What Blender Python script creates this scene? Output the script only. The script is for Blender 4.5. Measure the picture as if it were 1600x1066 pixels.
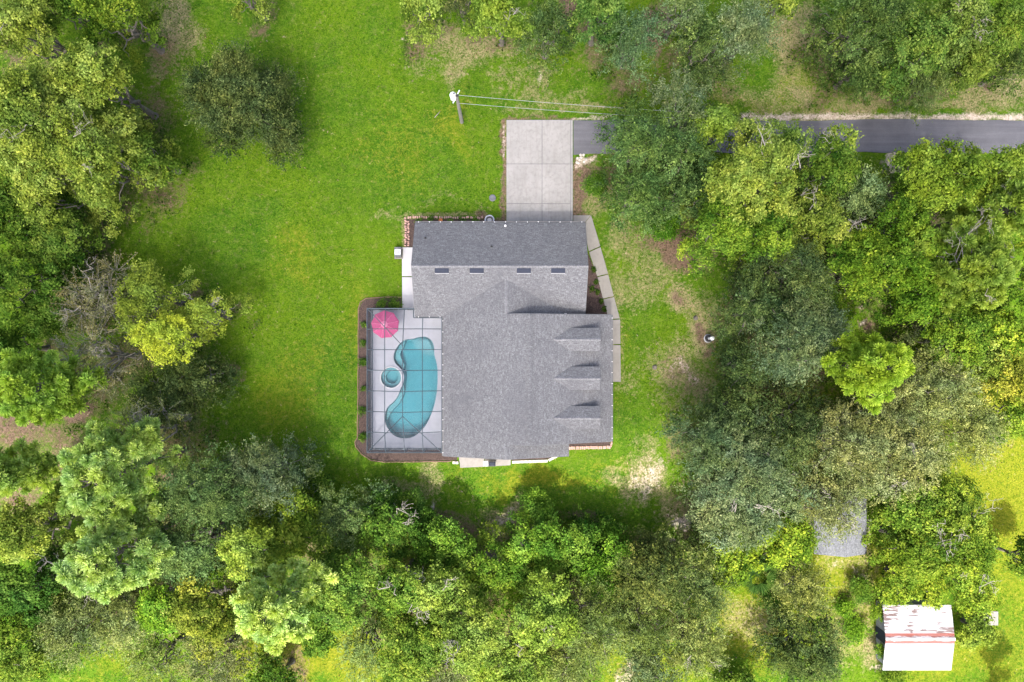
import bpy, math, random
import numpy as np
from mathutils import Vector
from mathutils.geometry import tessellate_polygon

for o in list(bpy.data.objects):
    bpy.data.objects.remove(o)
SC = bpy.context.scene
COL = SC.collection
H = 66.667            # the drone hovers 66.7 m above the lawn
S = 16.0

# ------------------------------------------------------------------ camera, sky, sun, exposure
cam_d = bpy.data.cameras.new("camera")
cam_d.sensor_width = 36.0
cam_d.lens = 24.0
cam_d.clip_start = 0.5
cam_d.clip_end = 6000
cam = bpy.data.objects.new("camera", cam_d)
COL.objects.link(cam)
cam.location = (0, 0, H)
SC.camera = cam

SUN_EL = math.radians(61)
hx, hy = 0.17, 0.985                       # the light travels towards +Y (up in the photo)
hl = math.hypot(hx, hy); hx /= hl; hy /= hl
SUN_DIR = Vector((hx * math.cos(SUN_EL), hy * math.cos(SUN_EL), -math.sin(SUN_EL)))
w = bpy.data.worlds.new("World")
SC.world = w
w.use_nodes = True
nt = w.node_tree
bg = nt.nodes["Background"]
sky = nt.nodes.new("ShaderNodeTexSky")
sky.sky_type = 'NISHITA'
sky.sun_disc = False
sky.sun_elevation = SUN_EL
sky.sun_rotation = math.atan2(-hx, -hy)
sky.air_density = 0.6
sky.dust_density = 5.0
sky.ozone_density = 1.0
nt.links.new(sky.outputs[0], bg.inputs[0])
bg.inputs[1].default_value = 0.15
sun_d = bpy.data.lights.new("sun", 'SUN')
sun_d.energy = 2.3
sun_d.angle = math.radians(0.6)
sun_d.color = (1.0, 0.955, 0.88)
sun = bpy.data.objects.new("sun", sun_d)
COL.objects.link(sun)
sun.location = (0, -60, 150)
sun.rotation_euler = SUN_DIR.to_track_quat('-Z', 'Y').to_euler()
SC.view_settings.view_transform = 'Standard'
SC.view_settings.look = 'None'
SC.view_settings.exposure = 1.95
SC.view_settings.gamma = 1.0
SC.view_settings.use_curve_mapping = False
SC.cycles.max_bounces = 6
SC.cycles.diffuse_bounces = 3
SC.cycles.transparent_max_bounces = 16

def W(px, py, z=0.0):
    """survey point: where on the photo a point of height z stands -> metres"""
    k = (1 - z / H) / S
    return np.array(((px - 800) * k, (533 - py) * k, z))

# ------------------------------------------------------------------ helpers
class Geo:
    def __init__(s):
        s.v = []; s.n = 0; s.f = []; s.tone = []; s.mi = []
    def add(s, v, f, tone=None, mi=0):
        v = np.asarray(v, dtype=np.float64).reshape(-1, 3)
        f = np.asarray(f, dtype=np.int64)
        s.v.append(v); s.f.append(f + s.n); s.n += len(v)
        s.tone.append(np.full(len(f), 0.5) if tone is None else np.asarray(tone))
        s.mi.append(np.full(len(f), mi))
        return s
    def poly(s, pts, mi=0):
        return s.add(pts, [list(range(len(pts)))], mi=mi)
    def box(s, c, d, rz=0.0, mi=0, top=1.0):
        x, y, z = np.asarray(d) / 2.0
        v = np.array([(-x, -y, -z), (x, -y, -z), (x, y, -z), (-x, y, -z),
                      (-x * top, -y * top, z), (x * top, -y * top, z), (x * top, y * top, z), (-x * top, y * top, z)])
        ca, sa = math.cos(rz), math.sin(rz)
        v = np.c_[v[:, 0] * ca - v[:, 1] * sa, v[:, 0] * sa + v[:, 1] * ca, v[:, 2]] + np.asarray(c)
        f = [(3, 2, 1, 0), (4, 5, 6, 7), (0, 1, 5, 4), (1, 2, 6, 5), (2, 3, 7, 6), (3, 0, 4, 7)]
        return s.add(v, f, mi=mi)
    def prism(s, pts, z0, z1, mi=0, holes=()):
        """vertical prism over a plan polygon, holes allowed"""
        loops = [list(pts)] + [list(h) for h in holes]
        tri = tessellate_polygon([[Vector((p[0], p[1], 0)) for p in l] for l in loops])
        allp = np.array([(p[0], p[1]) for l in loops for p in l])
        n = len(allp)
        def up(t):
            a, b, c = allp[list(t)]
            return (b[0] - a[0]) * (c[1] - a[1]) - (b[1] - a[1]) * (c[0] - a[0]) > 0
        tri = [tuple(t) if up(t) else (t[0], t[2], t[1]) for t in tri]
        v = np.r_[np.c_[allp, np.full(n, z1)], np.c_[allp, np.full(n, z0)]]
        s.add(v, tri, mi=mi)
        s.v_last = None
        base = s.n - len(v)
        s.f.append(np.array([(a + n, c + n, b + n) for a, b, c in tri]) + base)
        s.tone.append(np.full(len(tri), .5)); s.mi.append(np.full(len(tri), mi))
        q = []; st = 0
        for l in loops:
            m = len(l)
            for i in range(m):
                a, b = st + i, st + (i + 1) % m
                q.append((a, a + n, b + n, b))
            st += m
        s.f.append(np.array(q) + base); s.tone.append(np.full(len(q), .5)); s.mi.append(np.full(len(q), mi))
        return s
    def slab(s, pts, t, mi=0):
        """a sheet of thickness t under the given face (counter-clockwise from above)"""
        p = np.asarray(pts, float); n = len(p)
        v = np.r_[p, p - np.array((0, 0, t))]
        s.add(v, [list(range(n))], mi=mi)
        base = s.n - 2 * n
        s.f.append(np.array([list(range(2 * n - 1, n - 1, -1))]) + base); s.tone.append(np.array([.5])); s.mi.append(np.array([mi]))
        s.f.append(np.array([(i, i + n, (i + 1) % n + n, (i + 1) % n) for i in range(n)]) + base)
        s.tone.append(np.full(n, .5)); s.mi.append(np.full(n, mi))
        return s
    def tube(s, path, rad, k=6, mi=0, tone=None):
        p = np.asarray(path, float); n = len(p)
        r = np.full(n, rad) if np.isscalar(rad) else np.asarray(rad)
        t = np.gradient(p, axis=0); t /= np.linalg.norm(t, axis=1)[:, None] + 1e-9
        ref = np.array((0.31, 0.17, 0.93)); 
        if abs(t[0] @ ref) > .93: ref = np.array((1., .1, 0.))
        a = np.cross(t, ref); a /= np.linalg.norm(a, axis=1)[:, None] + 1e-9
        b = np.cross(t, a)
        th = np.arange(k) * 2 * math.pi / k
        ring = (a[:, None, :] * np.cos(th)[None, :, None] + b[:, None, :] * np.sin(th)[None, :, None]) * r[:, None, None] + p[:, None, :]
        f = []
        for i in range(n - 1):
            for j in range(k):
                f.append((i * k + j, i * k + (j + 1) % k, (i + 1) * k + (j + 1) % k, (i + 1) * k + j))
        s.add(ring.reshape(-1, 3), f, mi=mi)
        base = s.n - n * k
        s.f.append(np.array([list(range(k - 1, -1, -1)), [(n - 1) * k + j for j in range(k)]]) + base)
        s.tone.append(np.full(2, .5)); s.mi.append(np.full(2, mi))
        return s
    def lathe(s, c, prof, k=24, mi=0, cap=True):
        """prof: list of (radius, z)"""
        c = np.asarray(c, float); th = np.arange(k) * 2 * math.pi / k
        v = []
        for r, z in prof:
            v += [(c[0] + r * math.cos(a), c[1] + r * math.sin(a), c[2] + z) for a in th]
        f = [(i * k + j, i * k + (j + 1) % k, (i + 1) * k + (j + 1) % k, (i + 1) * k + j)
             for i in range(len(prof) - 1) for j in range(k)]
        s.add(v, f, mi=mi)
        if not cap: return s
        base = s.n - len(v)
        s.f.append(np.array([[(len(prof) - 1) * k + j for j in range(k)]]) + base); s.tone.append(np.array([.5])); s.mi.append(np.array([mi]))
        return s
    def mesh(s, name, smooth=False):
        me = bpy.data.meshes.new(name)
        v = np.concatenate(s.v)
        loops = np.concatenate([f.reshape(-1) for f in s.f]).astype(np.int32)
        tot = np.concatenate([np.full(len(f), f.shape[1]) for f in s.f]).astype(np.int32)
        me.vertices.add(len(v)); me.vertices.foreach_set('co', v.astype(np.float32).ravel())
        me.loops.add(len(loops)); me.loops.foreach_set('vertex_index', loops)
        me.polygons.add(len(tot))
        st = np.r_[0, np.cumsum(tot)[:-1]].astype(np.int32)
        me.polygons.foreach_set('loop_start', st)
        me.polygons.foreach_set('material_index', np.concatenate(s.mi).astype(np.int32))
        me.polygons.foreach_set('use_smooth', np.full(len(tot), bool(smooth)))
        a = me.attributes.new('tone', 'FLOAT', 'FACE')
        a.data.foreach_set('value', np.concatenate(s.tone).astype(np.float32))
        me.update(calc_edges=True); me.validate()
        return me
    def obj(s, name, mats, parent=None, smooth=False, **tags):
        me = s.mesh(name, smooth)
        for m in (mats if isinstance(mats, (list, tuple)) else [mats]):
            me.materials.append(m)
        o = bpy.data.objects.new(name, me)
        COL.objects.link(o)
        if parent is not None:
            o.parent = parent
            o.matrix_parent_inverse = parent.matrix_world.inverted()
            if parent.parent is None:
                o.location = -Vector(parent.location) + Vector(o.location); o.matrix_parent_inverse.identity()
            else:
                o.matrix_parent_inverse.identity()
        for k, val in tags.items(): o[k] = val
        return o

def thing(name, label, cat, loc=(0, 0, 0), group=None):
    o = bpy.data.objects.new(name, None)
    COL.objects.link(o)
    o.empty_display_size = 0.3
    o.location = tuple(float(c) for c in loc)
    o['label'] = label; o['category'] = cat
    if group: o['group'] = group
    return o

def tag(o, label, cat, group=None):
    o['label'] = label; o['category'] = cat
    if group: o['group'] = group
    return o

def recentre(o):
    """put the origin of a single-mesh thing at its base"""
    me = o.data
    n = len(me.vertices); a = np.empty(n * 3, dtype=np.float32); me.vertices.foreach_get('co', a)
    a = a.reshape(-1, 3)
    c = np.array(((a[:, 0].min() + a[:, 0].max()) / 2, (a[:, 1].min() + a[:, 1].max()) / 2, a[:, 2].min()))
    me.vertices.foreach_set('co', (a - c).astype(np.float32).ravel()); me.update()
    o.location = tuple(float(x) for x in c)
    return o

# ------------------------------------------------------------------ materials
def newmat(name):
    m = bpy.data.materials.new(name); m.use_nodes = True
    t = m.node_tree
    return m, t, t.nodes['Principled BSDF']

def N(t, kind, **kw):
    n = t.nodes.new(kind)
    for k, v in kw.items(): setattr(n, k, v)
    return n

def mix(t, fac, a, b, mode='MIX'):
    m = N(t, 'ShaderNodeMix', data_type='RGBA', blend_type=mode)
    for sock, val in ((m.inputs[0], fac), (m.inputs[6], a), (m.inputs[7], b)):
        if hasattr(val, 'is_output'): t.links.new(val, sock)
        elif isinstance(val, (int, float)): sock.default_value = val
        else: sock.default_value = (*val, 1)
    return m.outputs[2]

def mathn(t, op, a, b=0.0, clamp=False):
    m = N(t, 'ShaderNodeMath', operation=op); m.use_clamp = clamp
    for i, val in enumerate((a, b)):
        if hasattr(val, 'is_output'): t.links.new(val, m.inputs[i])
        else: m.inputs[i].default_value = val
    return m.outputs[0]

def noise(t, co, scale, detail=3, rough=.55, dist=0.0):
    n = N(t, 'ShaderNodeTexNoise'); n.inputs['Scale'].default_value = scale
    n.inputs['Detail'].default_value = detail; n.inputs['Roughness'].default_value = rough
    n.inputs['Distortion'].default_value = dist
    if co is not None: t.links.new(co, n.inputs['Vector'])
    return n.outputs[0]

def ramp(t, fac, stops):
    r = N(t, 'ShaderNodeValToRGB'); e = r.color_ramp.elements
    while len(e) < len(stops): e.new(.5)
    for i, (p, c) in enumerate(stops):
        e[i].position = p
        e[i].color = (*c, 1) if not isinstance(c, (int, float)) else (c, c, c, 1)
    t.links.new(fac, r.inputs[0])
    return r.outputs[0]

def remap(t, v, a, b, c=0.0, d=1.0):
    m = N(t, 'ShaderNodeMapRange'); m.clamp = True
    t.links.new(v, m.inputs[0])
    for i, x in enumerate((a, b, c, d)): m.inputs[i + 1].default_value = x
    return m.outputs[0]

def objco(t): return N(t, 'ShaderNodeTexCoord').outputs['Object']
def worldco(t): return N(t, 'ShaderNodeNewGeometry').outputs['Position']

def plain(name, col, rough=.6, var=.15, scale=4.0, metal=0.0, bump=0.0, spec=.4):
    m, t, p = newmat(name)
    co = worldco(t)
    n1 = noise(t, co, scale, 4); n2 = noise(t, co, scale * 9, 2)
    a = mathn(t, 'ADD', mathn(t, 'MULTIPLY', n1, .6), mathn(t, 'MULTIPLY', n2, .4))
    f = remap(t, a, .32, .68)
    c = mix(t, f, [x * (1 - var) for x in col], [min(1, x * (1 + var)) for x in col])
    t.links.new(c, p.inputs['Base Color'])
    p.inputs['Roughness'].default_value = rough
    p.inputs['Metallic'].default_value = metal
    p.inputs['Specular IOR Level'].default_value = spec
    if bump:
        b = N(t, 'ShaderNodeBump'); b.inputs['Strength'].default_value = bump; b.inputs['Distance'].default_value = .02
        t.links.new(n2, b.inputs['Height']); t.links.new(b.outputs[0], p.inputs['Normal'])
    return m

def leaf_mat(name, dark, mid, light, trans=.28):
    m = bpy.data.materials.new(name); m.use_nodes = True
    t = m.node_tree; t.nodes.clear()
    out = N(t, 'ShaderNodeOutputMaterial')
    at = N(t, 'ShaderNodeAttribute', attribute_name='tone')
    oi = N(t, 'ShaderNodeObjectInfo')
    c = ramp(t, at.outputs['Fac'], [(0.0, dark), (.5, mid), (1.0, light)])
    hv = noise(t, objco(t), .55, 2, .5)
    c = mix(t, 1.0, c, mix(t, remap(t, hv, .36, .64), (.82, .94, 1.04), (1.12, 1.07, .84)), 'MULTIPLY')
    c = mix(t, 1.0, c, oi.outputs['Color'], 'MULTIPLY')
    d = N(t, 'ShaderNodeBsdfDiffuse'); t.links.new(c, d.inputs[0])
    tr = N(t, 'ShaderNodeBsdfTranslucent')
    t.links.new(mix(t, 1.0, c, (1.0, 1.05, .55), 'MULTIPLY'), tr.inputs[0])
    ms = N(t, 'ShaderNodeMixShader'); ms.inputs[0].default_value = trans
    t.links.new(d.outputs[0], ms.inputs[1]); t.links.new(tr.outputs[0], ms.inputs[2])
    t.links.new(ms.outputs[0], out.inputs[0])
    return m

M = {}
# foliage: real leaf colours of each kind (dark old leaves, ordinary leaves, fresh pale growth)
M['leaf_O'] = leaf_mat('live_oak_leaves', (.014, .024, .009), (.076, .102, .032), (.225, .240, .085), .26)
M['leaf_G'] = leaf_mat('broadleaf_green', (.012, .040, .005), (.084, .160, .020), (.235, .320, .050), .28)
M['leaf_Y'] = leaf_mat('broadleaf_yellow_green', (.030, .062, .008), (.175, .240, .036), (.410, .465, .100), .28)
M['leaf_B'] = leaf_mat('grey_green_oak_leaves', (.024, .044, .017), (.104, .145, .062), (.270, .310, .160), .26)
M['leaf_M'] = leaf_mat('mossy_oak_leaves', (.032, .044, .012), (.160, .182, .064), (.390, .390, .180), .28)
M['leaf_P'] = leaf_mat('pine_needles', (.140, .230, .035), (.400, .520, .105), (.66, .76, .22), .40)
M['leaf_S'] = leaf_mat('thin_grey_leaves', (.070, .068, .024), (.190, .188, .085), (.36, .33, .19), .30)
M['leaf_F'] = leaf_mat('yellow_leaves', (.130, .170, .020), (.36, .43, .045), (.58, .62, .080), .36)
M['palm'] = leaf_mat('palm_fronds', (.020, .048, .008), (.045, .090, .016), (.09, .14, .03))
M['bark'] = plain('grey_bark', (.13, .115, .095), .9, .4, 3.0, bump=.5)
M['dead'] = plain('bleached_wood', (.25, .225, .19), .85, .25, 3.0, bump=.3)
M['concrete'] = None

def concrete(name, col, stain=.5, crack=False):
    m, t, p = newmat(name)
    co = worldco(t)
    n1 = noise(t, co, .5, 5, .62, .4); n2 = noise(t, co, 3.0, 4, .6); n3 = noise(t, co, 40, 2)
    mp = N(t, 'ShaderNodeMapping'); mp.inputs['Scale'].default_value = (4.0, .35, 1); t.links.new(co, mp.inputs[0])
    st = noise(t, mp.outputs[0], 1.0, 4, .6)
    c = mix(t, remap(t, n1, .35, .7), col, [x * .80 for x in col])
    c = mix(t, remap(t, n2, .47, .72, 0, stain), c, [col[0] * .60, col[1] * .60, col[2] * .58])
    c = mix(t, remap(t, st, .50, .74, 0, stain * .7), c, [col[0] * .62, col[1] * .60, col[2] * .56])
    c = mix(t, remap(t, n3, .3, .7, 0, .25), c, [x * .8 for x in col])
    t.links.new(c, p.inputs['Base Color']); p.inputs['Roughness'].default_value = .85
    b = N(t, 'ShaderNodeBump'); b.inputs['Strength'].default_value = .25; b.inputs['Distance'].default_value = .01
    t.links.new(n3, b.inputs['Height']); t.links.new(b.outputs[0], p.inputs['Normal'])
    return m
M['driveway'] = concrete('driveway_concrete', (.268, .262, .248), .65)
M['walk'] = concrete('walkway_concrete', (.235, .224, .20), .45)
M['deck'] = concrete('deck_paint', (.318, .333, .372), .12)
M['pad'] = concrete('white_concrete', (.42, .42, .44), .08)
M['patio'] = concrete('patio_concrete', (.25, .235, .215), .5)

def asphalt():
    m, t, p = newmat('asphalt')
    co = worldco(t)
    n1 = noise(t, co, .35, 4, .6); n2 = noise(t, co, 25, 3, .7)
    mp = N(t, 'ShaderNodeMapping'); mp.inputs['Scale'].default_value = (.12, 2.2, 1); t.links.new(co, mp.inputs[0])
    tr = noise(t, mp.outputs[0], 1.0, 3)
    c = mix(t, remap(t, n1, .3, .7), (.074, .075, .084), (.120, .121, .132))
    c = mix(t, remap(t, tr, .45, .7, 0, .5), c, (.15, .15, .165))
    c = mix(t, remap(t, n2, .35, .75, 0, .6), c, (.05, .05, .056))
    sp = N(t, 'ShaderNodeTexVoronoi'); sp.inputs['Scale'].default_value = 2.2; t.links.new(co, sp.inputs['Vector'])
    c = mix(t, remap(t, sp.outputs['Distance'], .035, .02, 0, 1), c, (.30, .27, .22))
    t.links.new(c, p.inputs['Base Color']); p.inputs['Roughness'].default_value = .9
    b = N(t, 'ShaderNodeBump'); b.inputs['Strength'].default_value = .3; b.inputs['Distance'].default_value = .01
    t.links.new(n2, b.inputs['Height']); t.links.new(b.outputs[0], p.inputs['Normal'])
    return m
M['asphalt'] = asphalt()

def shingles(name, axis, base=(.118, .1205, .1245), sp=1.0):
    """axis: world axis along which the courses run"""
    m, t, p = newmat(name)
    co = worldco(t)
    sx = N(t, 'ShaderNodeSeparateXYZ'); t.links.new(co, sx.inputs[0])
    cb = N(t, 'ShaderNodeCombineXYZ')
    if axis == 'X':
        t.links.new(sx.outputs[0], cb.inputs[0]); t.links.new(sx.outputs[1], cb.inputs[1])
    else:
        t.links.new(sx.outputs[1], cb.inputs[0]); t.links.new(sx.outputs[0], cb.inputs[1])
    br = N(t, 'ShaderNodeTexBrick')
    t.links.new(cb.outputs[0], br.inputs['Vector'])
    br.inputs['Color1'].default_value = (0, 0, 0, 1); br.inputs['Color2'].default_value = (1, 1, 1, 1)
    br.inputs['Mortar'].default_value = (.3, .3, .3, 1)
    br.inputs['Scale'].default_value = 1.0
    br.inputs['Brick Width'].default_value = .30; br.inputs['Row Height'].default_value = .145
    br.inputs['Mortar Size'].default_value = .010; br.inputs['Bias'].default_value = 0.0
    br.offset = .5; br.squash = 1.0
    n1 = noise(t, co, .30, 4, .6, .3); n2 = noise(t, co, 5.5, 2, .6); n3 = noise(t, co, 45, 2, .7)
    c = mix(t, br.outputs[0], [x * .78 for x in base], [x * 1.22 for x in base])
    n4 = noise(t, co, 8.5, 2, .75); n5 = noise(t, co, 3.4, 2, .6)
    c = mix(t, remap(t, n4, .36, .64), mix(t, 1.0, c, (.62, .62, .63), 'MULTIPLY'), mix(t, 1.0, c, (1.42, 1.42, 1.42), 'MULTIPLY'))
    c = mix(t, remap(t, n5, .36, .64, 0, .30), c, [x * .62 for x in base])
    c = mix(t, remap(t, n3, .35, .7, 0, .35), c, [x * 1.3 for x in base])
    c = mix(t, remap(t, n1, .42, .70, 0, .45), c, [base[0] * .72, base[1] * .72, base[2] * .76])
    t.links.new(c, p.inputs['Base Color']); p.inputs['Roughness'].default_value = .92
    p.inputs['Specular IOR Level'].default_value = .25
    b = N(t, 'ShaderNodeBump'); b.inputs['Strength'].default_value = .5; b.inputs['Distance'].default_value = .02
    t.links.new(br.outputs[0], b.inputs['Height']); t.links.new(b.outputs[0], p.inputs['Normal'])
    return m
M['shin_x'] = shingles('shingles_courses_x', 'X')
M['shin_y'] = shingles('shingles_courses_y', 'Y')
M['shin_cap'] = shingles('shingle_caps', 'X', (.158, .160, .164))
M['shin_shed'] = shingles('shed_shingles', 'Y', (.125, .132, .142))
M['white'] = plain('white_paint', (.78, .78, .77), .5, .06, 2.0)
M['siding'] = plain('pale_siding', (.62, .61, .57), .7, .08, 1.5)
M['darkmetal'] = plain('slate_blue_metal', (.022, .028, .045), .6, .15, 3, 0.0, 0.0, .15)
M['gutter'] = plain('dark_gutter', (.12, .125, .13), .5, .15, 3, .3)
M['bronze'] = plain('cage_aluminium', (.060, .080, .095), .5, .12, 3, .2)
M['black'] = plain('black_plastic', (.02, .02, .022), .5, .2, 8)
M['grey'] = plain('grey_metal', (.33, .34, .35), .5, .1, 5, .4)
M['palegrey'] = plain('pale_grey_paint', (.58, .60, .63), .5, .1, 5)
M['wood'] = plain('weathered_pole_wood', (.20, .19, .165), .9, .3, 6, bump=.5)
M['glass'] = plain('dark_window_glass', (.03, .04, .05), .08, .1, 1, spec=.8)
M['brick'] = plain('pink_edging_brick', (.40, .25, .205), .85, .3, 3, bump=.4)
M['stone'] = plain('pale_edging_stone', (.46, .42, .37), .85, .22, 3, bump=.4)
M['edge'] = plain('brown_edging_strip', (.20, .12, .09), .8, .3, 5)
M['plaster'] = plain('pool_plaster', (.105, .250, .280), .6, .08, 6)
M['tile'] = plain('pool_tile_band', (.10, .235, .265), .3, .12, 9)
M['rim'] = plain('spa_rim', (.36, .375, .395), .6, .12, 6)
M['terracotta'] = plain('orange_pot', (.55, .20, .06), .8, .2, 6)

def mulch():
    m, t, p = newmat('bark_mulch')
    co = worldco(t)
    v = N(t, 'ShaderNodeTexVoronoi'); v.inputs['Scale'].default_value = 14; t.links.new(co, v.inputs['Vector'])
    n1 = noise(t, co, 1.2, 4); n2 = noise(t, co, 30, 3, .7)
    c = ramp(t, v.outputs['Color'], [(0, (.026, .017, .014)), (.5, (.056, .036, .030)), (1, (.105, .070, .058))])
    c = mix(t, remap(t, n1, .4, .7, 0, .5), c, (.075, .05, .04))
    c = mix(t, remap(t, n2, .6, .75, 0, .7), c, (.15, .115, .095))
    t.links.new(c, p.inputs['Base Color']); p.inputs['Roughness'].default_value = .95
    b = N(t, 'ShaderNodeBump'); b.inputs['Strength'].default_value = .9; b.inputs['Distance'].default_value = .05
    t.links.new(n2, b.inputs['Height']); t.links.new(b.outputs[0], p.inputs['Normal'])
    return m
M['mulch'] = mulch()

def ground_mat():
    m, t, p = newmat('garden_ground')
    co = worldco(t)
    def A(n): return N(t, 'ShaderNodeAttribute', attribute_name=n).outputs['Fac']
    big = noise(t, co, .10, 4, .6, .5); midn = noise(t, co, .75, 4, .62, .6); fine = noise(t, co, 6.0, 4, .72)
    vf = noise(t, co, 9.5, 3, .8)
    n_s = noise(t, co, 2.2, 4, .65)
    g = mix(t, remap(t, midn, .36, .66), (.028, .088, .0070), (.074, .150, .0110))
    g = mix(t, remap(t, big, .42, .62, 0, .60), g, (.100, .165, .006))
    g = mix(t, remap(t, fine, .44, .64, 0, .75), g, (.108, .178, .014))
    g = mix(t, remap(t, vf, .52, .30, 0, .80), g, (.010, .044, .003))
    yel = mix(t, remap(t, fine, .38, .66), (.115, .150, .008), (.205, .205, .020))
    yel = mix(t, remap(t, vf, .50, .3, 0, .5), yel, (.095, .12, .014))
    dry = mix(t, remap(t, fine, .35, .65), (.115, .118, .042), (.285, .245, .130))
    dry = mix(t, remap(t, vf, .48, .28, 0, .6), dry, (.085, .075, .025))
    dirt = mix(t, remap(t, fine, .36, .66), (.070, .048, .032), (.185, .128, .090))
    dirt = mix(t, remap(t, vf, .55, .75, 0, .6), dirt, (.27, .19, .12))
    sand = mix(t, remap(t, fine, .34, .66), (.30, .235, .175), (.56, .49, .41))
    sand = mix(t, remap(t, vf, .48, .3, 0, .6), sand, (.17, .12, .09))
    g = mix(t, remap(t, n_s, .50, .72, 0, .42), g, (.150, .165, .038))
    g = mix(t, remap(t, noise(t, co, 1.1, 5, .7, 1.0), .56, .74, 0, .45), g, (.120, .118, .042))
    def edge(a, n, gain=2.6):       # break the soft painted border of a patch into tufts
        x = mathn(t, 'ADD', a, mathn(t, 'MULTIPLY', mathn(t, 'SUBTRACT', n, .5), 2.1))
        return remap(t, x, .24, .84)
    mid2 = mathn(t, 'ADD', mathn(t, 'MULTIPLY', n_s, .6), mathn(t, 'MULTIPLY', fine, .4))
    c = mix(t, edge(A('yellow'), mid2), g, yel)
    c = mix(t, edge(A('dry'), mid2), c, dry)
    c = mix(t, edge(A('dirt'), mid2), c, dirt)
    c = mix(t, edge(A('sand'), mid2), c, sand)
    t.links.new(c, p.inputs['Base Color']); p.inputs['Roughness'].default_value = .95
    p.inputs['Specular IOR Level'].default_value = 0.0
    b = N(t, 'ShaderNodeBump'); b.inputs['Strength'].default_value = .8; b.inputs['Distance'].default_value = .10
    t.links.new(mathn(t, 'ADD', fine, mathn(t, 'MULTIPLY', vf, .6)), b.inputs['Height']); t.links.new(b.outputs[0], p.inputs['Normal'])
    return m
M['ground'] = ground_mat()

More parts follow.
